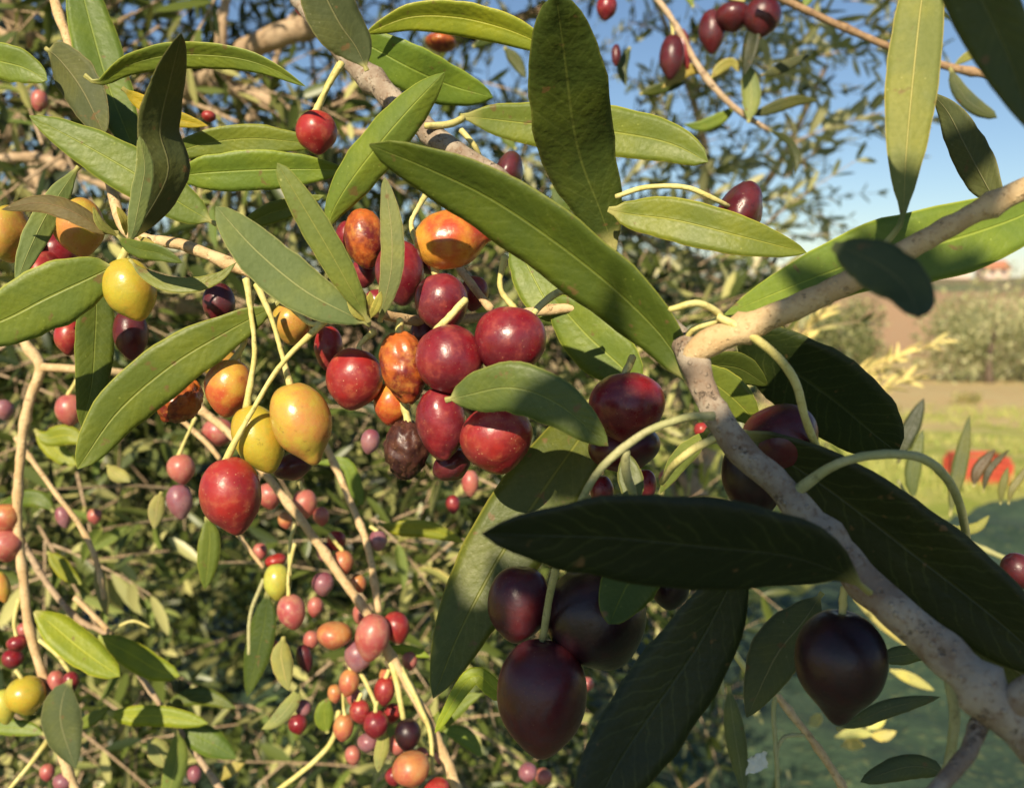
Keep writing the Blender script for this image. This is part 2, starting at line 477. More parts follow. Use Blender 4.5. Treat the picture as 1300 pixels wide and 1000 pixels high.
# harvest net spread on the grass under the trees
def build_net():
    V = []; F = []; nx, ny = 110, 110
    def edge(x): return min(7.7, max(4.7, 5.0 + (x - 1.8) * 1.15)) + .5 * noise.noise(Vector((x * .5, 9, 0)))
    for j in range(ny + 1):
        for i in range(nx + 1):
            x = -2.5 + 9.0 * i / nx; y = -4 + (edge(x) + 4) * j / ny  # reach behind the camera added to darken reflections in the dark fruit
            f = 0 if y < .8 else noise.noise(Vector((x * 1.1, y * .8, 2))) * .10 + abs(noise.noise(Vector((x * 3.4 + y, y * 1.5, 7)))) * .10
            V.append((x, y, ground_h(x, y) + .06 + max(-.02, f)))
    for j in range(ny):
        for i in range(nx):
            a = j * (nx + 1) + i; F.append((a, a + 1, a + nx + 2, a + nx + 1))
    me = bpy.data.meshes.new('harvest_net'); me.from_pydata(V, [], F)
    m, nt, bs = mat_new('teal_net'); g = N(nt); tc = g.n('ShaderNodeTexCoord')
    n1 = g.noise(tc.outputs['Object'], 2.5, 4, .6); n2 = g.noise(tc.outputs['Object'], 26, 3, .6)
    c = g.mix(g.ramp(n1, .35, .65), (.022, .050, .026), (.050, .090, .044))
    c = g.mix(g.math('MULTIPLY', g.ramp(n2, .55, .7), .5), c, (.20, .22, .08))
    g.l(c, bs.inputs['Base Color']); bs.inputs['Roughness'].default_value = .8
    g.l(g.bump(n2, .8, .03), bs.inputs['Normal'])
    o = link('harvest_net', me, (0, 0, 0), None, (m,))
    tag(o, 'dark teal harvest net spread over the ground under the branches', 'net')
build_net()

# low grass in the meadow
def build_grass():
    V = []; F = []; r = random.Random(3)
    for i in range(9000):
        y = 5.5 + 13 * r.random() ** 1.3; x = y * (-.1 + .85 * r.random())
        if noise.noise(Vector((x * .6, y * .6, 4))) < -.15: continue
        if y < 8.2 : continue
        z = ground_h(x, y); h = r.uniform(.04, .16); a = r.random() * 3.1; w_ = r.uniform(.006, .014)
        for k in range(3):
            a += 1; dx, dy = math.cos(a) * w_, math.sin(a) * w_; lx, ly = r.uniform(-.06, .06), r.uniform(-.06, .06)
            b = len(V); V += [(x - dx, y - dy, z - .01), (x + dx, y + dy, z - .01), (x + lx, y + ly, z + h)]; F.append((b, b + 1, b + 2))
    me = bpy.data.meshes.new('grass'); me.from_pydata(V, [], F)
    m, nt, bs = mat_new('grass_blades'); g = N(nt)
    ge = g.n('ShaderNodeNewGeometry')
    g.l(g.mix(ge.outputs['Random Per Island'], (.22, .29, .05), (.48, .44, .14)), bs.inputs['Base Color']); bs.inputs['Roughness'].default_value = .7
    tag(link('grass', me, (0, 0, 0), None, (m,)), 'short green and yellow grass of the meadow behind the net', 'grass', kind='stuff')
build_grass()
def build_scrub():
    V = []; F = []; r = random.Random(13)
    for i in range(150):
        y = r.uniform(11, 45); x = y * r.uniform(.12, .95); s_ = r.uniform(.12, .5)
        if noise.noise(Vector((x * .2, y * .2, 1))) < -.1: continue
        for j in range(70):
            a = r.random() * 6.28; q = s_ * math.sqrt(r.random()); z = ground_h(x, y) + r.random() * s_ * .7
            add_leaf(V, F, Vector((x + q * math.cos(a) * 1.6, y + q * math.sin(a), z)), Vector((r.uniform(-.5, .5), r.uniform(-.5, .5), 1)).normalized(), rv(r), r.uniform(.08, .2), r.uniform(.02, .05), .1)
    me = bpy.data.meshes.new('scrub'); me.from_pydata(V, [], F)
    tag(link('scrub', me, (0, 0, 0), None, (mass_mat('dry_scrub', (.16, .17, .05), (.34, .28, .10), (.48, .40, .20)),)), 'dry scrub and weeds scattered over the far field', 'scrub', kind='stuff')

# ------------------------------------------------------------------ leaf masses
def mass_mat(name, a, b, c, trans=.25, rough=.5):
    m, nt, bs = mat_new(name); g = N(nt)
    ge = g.n('ShaderNodeNewGeometry'); oi = g.n('ShaderNodeObjectInfo')
    r = ge.outputs['Random Per Island']
    col = g.mix(g.ramp(r, .1, .8), a, b)
    r2 = g.math('FRACT', g.math('MULTIPLY', r, 37.3))
    col = g.mix(g.ramp(r2, .66, .95), col, c)
    g.l(col, bs.inputs['Base Color']); bs.inputs['Roughness'].default_value = rough; bs.inputs['Specular IOR Level'].default_value = .4
    tr = g.n('ShaderNodeBsdfTranslucent'); g.l(g.mix(1.0, col, (1.5, 1.7, .7), 'MULTIPLY'), tr.inputs['Color'])
    mx = g.n('ShaderNodeMixShader'); mx.inputs[0].default_value = trans
    g.l(bs.outputs[0], mx.inputs[1]); g.l(tr.outputs[0], mx.inputs[2]); g.l(mx.outputs[0], nt.nodes['Material Output'].inputs[0])
    return m
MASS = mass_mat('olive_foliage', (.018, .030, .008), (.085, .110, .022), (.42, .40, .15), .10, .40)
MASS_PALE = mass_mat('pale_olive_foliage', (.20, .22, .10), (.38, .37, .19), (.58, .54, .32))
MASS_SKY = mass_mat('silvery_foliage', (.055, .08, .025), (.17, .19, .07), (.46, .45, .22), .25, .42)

LP = [(0, 0), (.12, .55), (.35, .95), (.62, 1), (.85, .62), (1, 0)]
def rv(r):
    v = Vector((r.gauss(0, 1), r.gauss(0, 1), r.gauss(0, 1)))
    return v.normalized()

def add_leaf(V, F, p, T, Nn, L, W, bend):
    Wd = T.cross(Nn).normalized(); b0 = len(V)
    for s, wd in LP:
        c = p + T * (L * s) - Nn * (bend * L * s * s)
        if wd == 0: V.append(tuple(c))
        else:
            V.append(tuple(c + Wd * W * .5 * wd + Nn * W * .12 * wd)); V.append(tuple(c)); V.append(tuple(c - Wd * W * .5 * wd + Nn * W * .12 * wd))
    b = b0
    F += [(b, b + 1, b + 2), (b, b + 2, b + 3)]
    for k in (b + 1, b + 4, b + 7):
        F += [(k, k + 3, k + 4, k + 1), (k + 1, k + 4, k + 5, k + 2)]
    F += [(b + 10, b + 13, b + 11), (b + 11, b + 13, b + 12)]

def add_twig(V, F, A, B, r0, r1):
    t = (B - A).normalized(); a = t.cross(Vector((.3, .8, .5))).normalized(); c = t.cross(a); b0 = len(V)
    for q, r in ((A, r0), (B, r1)):
        for k in range(4):
            th = k * math.pi / 2; V.append(tuple(q + (a * math.cos(th) + c * math.sin(th)) * r))
    for k in range(4): F.append((b0 + k, b0 + (k + 1) % 4, b0 + 4 + (k + 1) % 4, b0 + 4 + k))

def sprig(r, p, D, length, n, LL, VF, TF, spread=1.0):
    """leafy shoot: opposite leaf pairs along a drooping axis"""
    D = D.normalized(); q = Vector(p)
    side = D.cross(rv(r)).normalized(); step = length / n
    pts = [q.copy()]
    for k in range(n):
        D = (D + Vector((0, 0, -.05)) + rv(r) * .07).normalized(); nq = q + D * step
        if TF is not None: add_twig(*TF, q, nq, .0011 * (1.6 - k / n), .0011 * (1.6 - (k + 1) / n))
        q = nq
        side = (Matrix.Rotation(R(90 + r.uniform(-12, 12)), 3, D) @ side); side = (side - D * side.dot(D)).normalized()
        for sg in (-1, 1):
            T = (side * sg * r.uniform(.55, 1.0) * spread + D * r.uniform(.5, 1.1)).normalized()
            Nn = (D * .5 + Vector((0, 0, .5)) - SUN * -.2 + rv(r) * .7); Nn = (Nn - T * Nn.dot(T)).normalized()
            l = LL * r.uniform(.65, 1.15) * (1 - .35 * k / n)
            VF(q, T, Nn, l, l * r.uniform(.19, .27), r.uniform(-.05, .22))
    return q

def mesh_obj(name, V, F, mat, parent, origin=(0, 0, 0), kind=None, smooth=True):
    me = bpy.data.meshes.new(name)
    o = Vector(origin)
    if o.length: V = [tuple(Vector(v) - o) for v in V]
    me.from_pydata(V, [], F)
    ob = link(name, me, origin, parent, (mat,), smooth)
    if kind: ob['kind'] = kind
    return ob

build_scrub()
# the olive tree behind the fruit
TB = Vector((-2.5, 3.1, ground_h(-2.5, 3.1)))
tree = thing('olive_tree', TB, 'old olive tree filling the left side behind the fruit with leaves and tan limbs', 'tree')
def limb(pts, name='limb', seed=0):
    return tube(name, pts, BARK_FAR, tree, 12, 8 * len(pts), .16, 0, None, seed)
trunk_c = [TB + Vector((0, 0, -.1)), TB + Vector((.05, -.02, .35)), TB + Vector((-.04, .03, .75)), TB + Vector((.06, 0, 1.15))]
cc = [Vector(a) for a in catmull([tuple(v) for v in trunk_c], 26)]
tube_world('trunk', cc, [.17 - .05 * i / 25 for i in range(26)], BARK_FAR, tree, 20, .25, 0)
top = cc[-1]
def px_of(p):
    d = p.dot(FW); return (650 + p.dot(RT) / d * FPX, 500 - p.dot(UP) / d * FPX, d)
tp = px_of(top)
limb([(tp[0], tp[1], tp[2], 100), (-20, 420, 2.3, 70), (40, 250, 1.8, 50), (150, 160, 1.5, 40), (260, 100, 1.3, 34), (330, 55, 1.2, 32), (395, 32, 1.15, 30), (470, -30, 1.1, 24)], seed=1)
limb([(150, 160, 1.5, 30), (60, 130, 1.4, 26), (10, 170, 1.3, 22), (-60, 190, 1.25, 18)], seed=2)
limb([(260, 100, 1.3, 22), (300, 115, 1.25, 20), (345, 130, 1.2, 16), (400, 160, 1.15, 12), (470, 170, 1.1, 10)], seed=3)
limb([(tp[0], tp[1], tp[2], 90), (160, 420, 2.5, 60), (320, 300, 2.5, 44), (440, 130, 2.4, 30), (560, 60, 2.3, 20), (700, 10, 2.2, 12)], seed=4)
limb([(-40, 20, 1.5, 26), (30, 50, 1.45, 24), (10, 0, 1.4, 20), (40, -60, 1.4, 18)], seed=5)
limb([(285, 115, 1.25, 12), (280, 60, 1.2, 14), (285, 10, 1.2, 12), (300, -50, 1.2, 10)], seed=6)
rl = random.Random(4)
for i in range(15):
    x, y, dd = rl.uniform(-40, 440), rl.uniform(-20, 330), rl.uniform(1.15, 2.0); a = rl.uniform(-2.2, 1.0); wd_ = rl.uniform(5, 13)
    pp = [(x, y, dd, wd_)]
    for j in range(3):
        a += rl.uniform(-.5, .5); x += math.cos(a) * 62; y += math.sin(a) * 62; wd_ *= .8; dd += rl.uniform(-.05, .05); pp.append((x, y, dd, wd_))
    limb(pp, 'thin_limb', seed=i)
limb([(-20, 205, 1.1, 14), (50, 200, 1.08, 13), (110, 225, 1.05, 12), (190, 260, 1.0, 9)], seed=7)

def density(x, y):
    """how closely the crown is filled in the direction of a pixel"""
    if y > 300:
        if x < 860: return 1
        if y < 520: return max(0, 1 - (x - 860) / 120)
        return max(0, .9 - (x - 860) / 90)
    if x < 450: return 1
    if x < 560: return .5
    if x < 900: return .06
    return 0

def build_crown():
    r = random.Random(11)
    V = []; F = []; TV = []; TF_ = []
    cnt = 0
    VF = lambda *a: add_leaf(V, F, *a)
    while cnt < 2300:
        x = r.uniform(-420, 1000); y = r.uniform(-420, 1240)
        if ((x - 270) / 130) ** 2 + ((y - 780) / 115) ** 2 < 1 and r.random() < .75: continue
        if r.random() > density(x, y): continue
        d = (r.uniform(1.3, 1.9) if r.random() < .5 else r.uniform(2.7, 3.5)) if y > 300 else r.uniform(1.5, 3.0)
        p = P(x, y, d)
        if p.z < ground_h(p.x, p.y) + .1: continue
        if noise.noise(p * 4.2) + .6 * noise.noise(p * 9.5) < .24: continue
        D = Vector((r.uniform(-1, 1), r.uniform(-1, .3), r.uniform(-.9, .8)))
        sprig(r, p, D, r.uniform(.14, .26), r.randint(5, 8), .066, VF, (TV, TF_))
        cnt += 1
    # shaded heart of the crown
    for i in range(3900):
        x = r.uniform(-450, 920); y = r.uniform(150, 1250)
        if x > 740 + 180 * r.random(): continue
        if y < 300 and r.random() < .5: continue
        p = P(x, y, r.uniform(3.3, 4.4))
        if p.z < ground_h(p.x, p.y) + .03: continue
        sprig(r, p, rv(r), .32, 6, .115, VF, None)
    # unseen crown top, a leaf slab added above the picture to shade the heart
    for i in range(2600):
        yb = r.uniform(.7, 3.6); p = Vector((r.uniform(-3.2, .9), yb, r.uniform(.72 + .42 * max(0, yb - 1.35), 1.1 + .42 * yb)))
        sprig(r, p, rv(r), .26, 6, .11, VF, None)
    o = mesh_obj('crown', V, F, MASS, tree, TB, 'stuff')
    o = mesh_obj('twigs', TV, TF_, BARK_FAR, tree, TB, 'stuff')
build_crown()

# nearer shoots of the same tree, their leaves picked apart
LV = []
def leaf_variants():
    r = random.Random(5)
    for k in range(6):
        n = 7; V = []; F = []; uv = []
        for i in range(n):
            s = i / (n - 1)
            wv = .11 * (max(.02, (s ** .62) * ((1 - s) ** .7)) / .405)
            if i == 0: wv = .012
            if i == n - 1: wv = .002
            for j in (-1, -.5, 0, .5, 1):
                z = .06 * abs(j) * wv / .11 * (1 + .3 * k % 2) - (.05 + .05 * (k % 3)) * s * s + .01 * math.sin(s * 9 + k + j)
                V.append((j * wv, s, z)); uv.append((s, (j + 1) / 2))
        for i in range(n - 1):
            for j in range(4):
                a = i * 5 + j; F.append((a, a + 1, a + 6, a + 5))
        m = len(V); V += [(a, b, c - .006) for a, b, c in V]; uv += uv
        F2 = [tuple(q + m for q in reversed(f)) for f in F]
        me = bpy.data.meshes.new('small_leaf'); me.from_pydata(V, [], F + F2)
        me.materials.append(LEAF_TOP); me.materials.append(LEAF_UND)
        me.polygons.foreach_set('material_index', [0] * len(F) + [1] * len(F2))
        me.polygons.foreach_set('use_smooth', [True] * len(me.polygons))
        ul = me.uv_layers.new(name='UVMap'); li = np.zeros(len(me.loops), int); me.loops.foreach_get('vertex_index', li)
        ul.data.foreach_set('uv', np.array(uv)[li].astype(np.float32).ravel()); LV.append(me)
leaf_variants()
TONES = [(.10, .15, .03), (.13, .18, .035), (.17, .21, .05), (.09, .13, .035), (.30, .30, .10), (.20, .23, .07)]
def put_leaf(par, p, T, Nn, L, W, tone=None, r=rng, name='leaf'):
    """one small leaf object sharing its mesh with its like"""
    o = bpy.data.objects.new(name, r.choice(LV)); COL.objects.link(o); o.parent = par
    Y = T.normalized(); Z = (Nn - Y * Nn.dot(Y)).normalized(); X = Y.cross(Z)
    M = Matrix((X * (W / .22), Y * L, Z * L)).transposed().to_4x4()
    M.translation = p - wloc(par); o.matrix_local = M
    t = tone or r.choice(TONES)
    k = r.uniform(.85, 1.2); o.color = (t[0] * k, t[1] * k, t[2] * k, 1)
    return o

def near_shoots():
    r = random.Random(23); TV = []; TF_ = []; c = [0]
    def VF(q, T, Nn, l, w_, b): 
        put_leaf(tree, q, T, Nn, l, w_, r=r); c[0] += 1
    spots = 0
    while c[0] < 285:
        x = r.uniform(-20, 620); y = r.uniform(-30, 1010)
        if 330 < y < 480 and x > 100: continue
        if ((x - 270) / 120) ** 2 + ((y - 780) / 105) ** 2 < 1: continue
        if y < 330 and r.random() > .5: continue
        if x > 430 and y < 560: continue
        d = r.uniform(.85, 1.5)
        D = Vector((r.uniform(-1, 1), r.uniform(-.5, .3), r.uniform(-1, .5)))
        sprig(r, P(x, y, d), D, r.uniform(.09, .16), r.randint(3, 5), .054, VF, (TV, TF_))
    V = []; F = []; m = 0
    while m < 420:
        x = r.uniform(-150, 900); y = r.uniform(-120, 1100)
        if y < 330 and x > 470: continue
        if y > 330 and x > 640 + 260 * r.random(): continue
        if ((x - 270) / 130) ** 2 + ((y - 780) / 115) ** 2 < 1: continue
        q = P(x, y, r.uniform(.9, 1.6))
        if noise.noise(q * 7) < .0: continue
        sprig(r, q, Vector((r.uniform(-1, 1), r.uniform(-.5, .3), r.uniform(-1, .5))), r.uniform(.1, .2), r.randint(4, 6), .056, lambda *a: add_leaf(V, F, *a), (TV, TF_)); m += 1
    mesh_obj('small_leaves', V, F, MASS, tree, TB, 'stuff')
    mesh_obj('near_twigs', TV, TF_, BARK_FAR, tree, TB, 'stuff')
near_shoots()

# second tree: pale sprays against the sky
T2 = Vector((1.0, 4.6, ground_h(1.0, 4.6)))
tree2 = thing('olive_tree', T2, 'olive tree with pale sunlit sprays against the blue sky at upper right', 'tree')
tube_world('trunk', [T2 + Vector((.02 * i * (-1) ** i, .02 * i, .28 * i - .1)) for i in range(8)], [.13 - .009 * i for i in range(8)], BARK_FAR, tree2, 14, .2)
def build_crown2():
    r = random.Random(31); V = []; F = []; TV = []; TF_ = []; PV = []; PF = []
    T = (TV, TF_)
    top = T2 + Vector((0, .1, 1.9))
    def ok(x, y):
        edge = 1110 - (y / 300.0) ** 2 * 130 + 30 * math.sin(y * .05)
        return 450 < x < edge
    n = 0
    while n < 300:
        x = r.uniform(430, 1160); y = r.uniform(-240, 400)
        if not ok(x, y): continue
        if y > 330 and x > 1000: continue
        fr = min(1, max(0, (x - 760) / 260))
        if r.random() < fr * .3: continue
        d = r.uniform(1.5, 3.4); p = P(x, y, d)
        if x < 860 and noise.noise(p * 3.1) < -.05: continue
        D = Vector((r.uniform(-.2, 1), r.uniform(-.8, .2), r.uniform(-.5, .8)))
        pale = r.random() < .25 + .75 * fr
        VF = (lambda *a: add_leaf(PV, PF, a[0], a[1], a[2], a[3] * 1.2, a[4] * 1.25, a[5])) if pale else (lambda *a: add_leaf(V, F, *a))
        sprig(r, p, D, r.uniform(.15, .3), r.randint(5, 8), .06, VF, T, .8)
        n += 1
    # drooping long shoots with a fringe
    for (x, y, x2, y2, dd) in ((930, 330, 1050, 225, 2.6), (900, 300, 1085, 180, 2.8), (900, 350, 1030, 265, 2.5), (870, 120, 1110, 60, 3.0), (880, 60, 1000, -20, 2.7), (890, 215, 1060, 240, 2.4)):
        a = P(x, y, dd); b = P(x2, y2, dd - .1)
        sprig(r, a, b - a, (b - a).length, 11, .055, (lambda *q: add_leaf(PV, PF, *q)), T, .7)
    # tall plain limbs
    for (a, b, c_) in (((1.0, 4.6, .2), (.9, 4.3, .7), (.6, 3.9, 1.2)), ((1.0, 4.6, .2), (1.2, 4.2, .5), (1.3, 3.8, .9)), ((1.0, 4.6, .1), (.5, 4.2, .3), (.1, 3.8, .8))):
        ca = [Vector(q) for q in catmull([a, b, c_], 10)]
        tube_world('limb', ca, [.028 - .002 * i for i in range(10)], BARK_FAR, tree2, 8, .1)
    # low fringe by the fork, greenish brown, out of focus
    for i in range(170):
        x = r.uniform(830, 1010); y = r.uniform(325, 500)
        p = P(x, y, r.uniform(4.0, 5.2))
        if p.z < ground_h(p.x, p.y) + .05: continue
        sprig(r, p, rv(r), .3, 6, .07, (lambda *q: add_leaf(V, F, *q)), T)
    mesh_obj('crown', V, F, MASS_SKY, tree2, T2, 'stuff')
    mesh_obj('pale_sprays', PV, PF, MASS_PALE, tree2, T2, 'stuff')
    mesh_obj('twigs', TV, TF_, BARK_FAR, tree2, T2, 'stuff')
build_crown2()

# olive grove across the dry field
FARTRUNK = simple_mat('dark_trunk_bark', (.09, .065, .045), (.15, .11, .08), 8)
def far_tree(x, y, h, wd, label, seed):
    r = random.Random(seed); b = Vector((x, y, ground_h(x, y)))
    t = thing('olive_tree', b, label, 'tree', 'olive trees across the dry field')
    tube_world('trunk', [b + Vector((.06 * math.sin(i * 1.3 + seed), 0, h * .12 * i - .1)) for i in range(6)], [wd * .028 * (1.2 - i * .13) for i in range(6)], FARTRUNK, t, 8, .25)
    V = []; F = []
    lobes = [(Vector((r.uniform(-.34, .34) * wd, r.uniform(-.3, .3) * wd, h * r.uniform(.14, .80))), wd * r.uniform(.20, .32)) for _ in range(14)]
    for i in range(3400):
        c, rad = r.choice(lobes); p = b + c + rv(r) * rad * r.random() ** .35
        T = rv(r); Nn = (Vector((0, -.4, .8)) + rv(r)).normalized(); Nn = (Nn - T * Nn.dot(T)).normalized()
        add_leaf(V, F, p, T, Nn, r.uniform(.10, .22), r.uniform(.05, .09), .1)
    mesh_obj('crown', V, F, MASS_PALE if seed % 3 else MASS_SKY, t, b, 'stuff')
k = 0
for (x, y, h, wd, lb) in (
    (14.6, 27, 3.1, 4.2, 'rounded olive tree at the right end of the row across the dry field'),
    (17.6, 30, 3.3, 4.6, 'outermost olive tree of the far row, cut by the picture edge'),
    (12.6, 34, 2.8, 3.6, 'smaller olive tree standing behind the rounded one across the field'),
    (8.9, 33, 2.4, 3.0, 'low olive tree just left of the bare reddish slope'),
    (6.6, 29, 2.9, 3.6, 'olive tree across the field seen beside the fork of the branch'),
    (27.5, 52, 3.2, 4.8, 'distant olive tree near the pink farmhouses'),
    (20.5, 58, 3.4, 4.6, 'distant olive tree at the top of the reddish slope'),
    (36.0, 70, 3.6, 5.0, 'most distant olive tree under the hills at the right edge')):
    far_tree(x, y, h, wd, lb, 40 + k); k += 1

# farmhouses
PINKW = simple_mat('pink_plaster', (.56, .42, .35), (.62, .48, .41), .6)
ROOFM = simple_mat('clay_roof', (.40, .16, .09), (.48, .22, .13), 1.2)
WIN = simple_mat('dark_window', (.03, .035, .04), (.05, .05, .05), 1)
def house(x, y, w_, dp, h, label):
    b = Vector((x, y, ground_h(x, y) - .5)); t = thing('farmhouse', b, label, 'house', 'farmhouses under the hills')
    X, Y = w_ / 2, dp / 2
    V = [(-X, -Y, 0), (X, -Y, 0), (X, Y, 0), (-X, Y, 0), (-X, -Y, h), (X, -Y, h), (X, Y, h), (-X, Y, h), (-X, 0, h + 1.5), (X, 0, h + 1.5)]
    F = [(0, 1, 5, 4), (1, 2, 6, 9, 5), (2, 3, 7, 6), (3, 0, 4, 8, 7)]
    mesh_obj('wall', [tuple(Vector(v) + b) for v in V], F, PINKW, t, b, None, False)
    e = .5
    RV = [(-X - e, -Y - e, h - .45), (X + e, -Y - e, h - .45), (X + e, 0, h + 1.62), (-X - e, 0, h + 1.62), (X + e, Y + e, h - .45), (-X - e, Y + e, h - .45)]
    RV += [(a, b_, c + .22) for a, b_, c in RV]
    RF = [(0, 3, 2, 1), (3, 5, 4, 2), (6, 7, 8, 9), (9, 8, 10, 11), (0, 1, 7, 6), (5, 11, 10, 4), (0, 6, 9, 3), (3, 9, 11, 5), (1, 2, 8, 7), (2, 4, 10, 8)]
    mesh_obj('roof', [tuple(Vector(v) + b) for v in RV], RF, ROOFM, t, b, None, False)
    n = max(2, int(w_ / 3))
    for i in range(n):
        cx = -X + w_ * (i + .5) / n
        z0 = h * .45
        a = .5
        bv = [(cx - a, -Y - .04, z0), (cx + a, -Y - .04, z0), (cx + a, -Y - .04, z0 + 1.3), (cx - a, -Y - .04, z0 + 1.3)]
        bv += [(q[0], -Y + .05, q[2]) for q in bv]
        mesh_obj('window', [tuple(Vector(v) + b) for v in bv], [(0, 1, 2, 3), (4, 7, 6, 5), (0, 4, 5, 1), (3, 2, 6, 7), (0, 3, 7, 4), (1, 5, 6, 2)], WIN, t, b, None, False)
house(116, 240, 10, 7, 4.6, 'pale pink farmhouse, the wider one below the distant hills')
house(126.5, 236, 6, 6, 3.4, 'small pink farmhouse right of the wider one below the hills')

# red harvest crate standing in the meadow
def build_crate():
    p = P(1240, 606, 9.2); b = Vector((p.x, p.y, ground_h(p.x, p.y) + .01))
    t = thing('harvest_crate', b, 'bright red plastic harvest crate lying in the meadow beyond the net', 'crate')
    RM = simple_mat('red_plastic', (.42, .065, .04), (.48, .08, .045), 6, .45, .1)
    X, Y, H, th = .235, .19, .21, .015
    def box(name, x0, x1, y0, y1, z0, z1):
        V = [(a, c, e) for e in (z0, z1) for c in (y0, y1) for a in (x0, x1)]
        F = [(0, 2, 3, 1), (4, 5, 7, 6), (0, 1, 5, 4), (2, 6, 7, 3), (0, 4, 6, 2), (1, 3, 7, 5)]
        mesh_obj(name, [tuple(Vector(v) + b) for v in V], F, RM, t, b, None, False)
    box('bottom', -X, X, -Y, Y, 0, .02)
    for k in range(4):
        z0 = .03 + k * .062
        box('side_slat', -X, X, -Y - .002, -Y + th, z0, z0 + .045); box('side_slat', -X, X, Y - th, Y + .002, z0, z0 + .045)
        box('end_slat', -X - .002, -X + th, -Y + .03, Y - .03, z0, z0 + .045); box('end_slat', X - th, X + .002, -Y + .03, Y - .03, z0, z0 + .045)
    for sx in (-1, 1):
        for sy in (-1, 1):
            box('corner_post', sx * X - .022, sx * X + .022, sy * Y - .022, sy * Y + .022, .0, H)
build_crate()

# ------------------------------------------------------------------ the branches with the fruit
DK = (.060, .085, .018)        # deep green leaves
MG = (.095, .150, .026)
YG = (.23, .30, .030)
LG = (.16, .23, .040)
PG = (.20, .27, .085)          # greyish underside

A0 = P(1310, 235, .235)
main = thing('olive_branch', P(1320, 940, .2), 'thick tan and grey forked olive branch running down the right side with large leaves', 'branch', 'fruiting branches in front')
tube('stem', [(380, 0, .39, 22), (430, 60, .365, 26), (500, 128, .345, 28), (560, 180, .33, 30), (625, 225, .32, 30), (740, 310, .31, 32), (820, 384, .30, 26), (848, 412, .278, 28),
              (874, 446, .256, 32), (897, 500, .25, 33), (932, 560, .245, 36), (985, 614, .24, 37), (1045, 678, .235, 41), (1105, 745, .225, 45), (1180, 812, .215, 49), (1250, 880, .205, 54), (1335, 960, .2, 62)],
     BARK_GREY, main, 20, 110, .13, 5)
tube('side_branch', [(1335, 224, .228, 30), (1260, 259, .232, 28), (1180, 301, .236, 28), (1080, 357, .24, 30), (990, 398, .245, 32), (925, 424, .249, 36), (893, 440, .251, 36), (876, 456, .254, 30)], BARK_TAN, main, 16, 50, .08, 3)
tube('side_branch', [(1345, 858, .20, 40), (1305, 884, .2, 44), (1270, 905, .203, 40)], BARK_GREY, main, 14, 16, .1)
tube('side_branch', [(1245, 915, .207, 24), (1225, 960, .2, 22), (1180, 1010, .195, 18), (1150, 1040, .19, 16)], BARK_GREY, main, 10, 16, .1)
tube('side_branch', [(1205, 862, .22, 14), (1212, 905, .22, 13), (1207, 955, .22, 12), (1190, 1020, .22, 10)], STALK_DULL, main, 8, 16, .1)

L_ = lambda *a, **k: leaf(main, *a, **k)
L_([(884, 494), (862, 458), (835, 420), (780, 366), (700, 303), (620, 250), (540, 212), (469, 184)], 86, (.252, .260, .261, .260, .258, .256, .252, .246), roll=-26, fold=.30, col=(.085, .12, .020), prof=(.5, .5), pet=.03)
L_([(780, 318), (760, 262), (738, 205), (726, 150), (718, 85), (706, -6)], 102, (.325, .318, .308, .295, .282, .262), lth=True, col=(.060, .098, .020), fold=.12, prof=(.55, .45), pet=.02, wav=.9)
L_([(584, 148), (610, 150), (680, 158), (780, 168), (850, 182), (899, 206)], 62, (.338, .34, .342, .342, .34, .335), col=LG, fold=.25, roll=-8, prof=(.5, .38), pet=.03)
L_([(772, 266), (800, 272), (860, 280), (940, 300), (1024, 321)], 56, (.31, .31, .305, .30, .30), col=LG, roll=-8, fold=.3, prof=(.45, .6), pet=.03)
L_([(700, 62), (688, 56), (640, 36), (580, 22), (520, 22), (464, 43)], 42, .36, col=YG, roll=-15, fold=.35, prof=(.5, .6), pet=.02)
L_([(450, 52), (468, 58), (520, 86), (570, 108), (626, 124)], 58, (.37, .37, .372, .378, .38), col=LG, roll=14, fold=.2, pet=.02, prof=(.45, .5))
L_([(412, 300), (424, 265), (448, 226), (484, 180), (525, 133), (565, 92)], 54, (.325, .32, .315, .31, .305, .30), col=LG, fold=-.30, roll=-10, prof=(.6, .62))
L_([(1122, 312), (1143, 285), (1147, 262), (1150, 200), (1158, 110), (1170, 0), (1184, -90)], 64, (.238, .238, .24, .241, .243, .247, .25), side='U', col=(.19, .22, .06), fold=.25, prof=(.75, .55), pet=.12, roll=8)
L_([(1272, 270), (1255, 240), (1226, 186), (1205, 145), (1183, 118)], 44, (.30, .302, .31, .315, .318), col=(.05, .065, .02), side='U', roll=-20)
L_([(1185, -140), (1222, -50), (1262, 30), (1290, 95), (1314, 172)], 78, (.175, .175, .174, .172, .17), col=(.07, .10, .03), roll=18, fold=.3)
L_([(1350, 238), (1300, 273), (1200, 307), (1110, 326), (1010, 362), (919, 400)], 92, (.268, .266, .265, .265, .262, .258), col=LG, fold=.22, prof=(.5, .72), roll=6, pet=.02)
L_([(1058, 312), (1085, 322), (1120, 340), (1152, 368), (1166, 404)], 64, (.168, .166, .163, .158, .152), col=(.075, .10, .045), roll=-22, fold=.1, prof=(.5, .4), pet=.02)
L_([(1104, 752), (1070, 728), (1000, 704), (900, 692), (760, 680), (612, 676)], 116, (.220, .214, .208, .203, .199, .195), side='T', roll=-30, fold=.12, col=(.015, .021, .007), prof=(.52, .62), pet=.06)  # shade over this leaf is put into its near-black colour
L_([(930, 545), (970, 566), (1050, 618), (1150, 694), (1250, 772), (1345, 856)], 118, (.262, .262, .262, .258, .25, .24), col=(.024, .038, .010), fold=.25, roll=22, prof=(.55, .45), pet=.03)  # green darkened for the shade it lies in
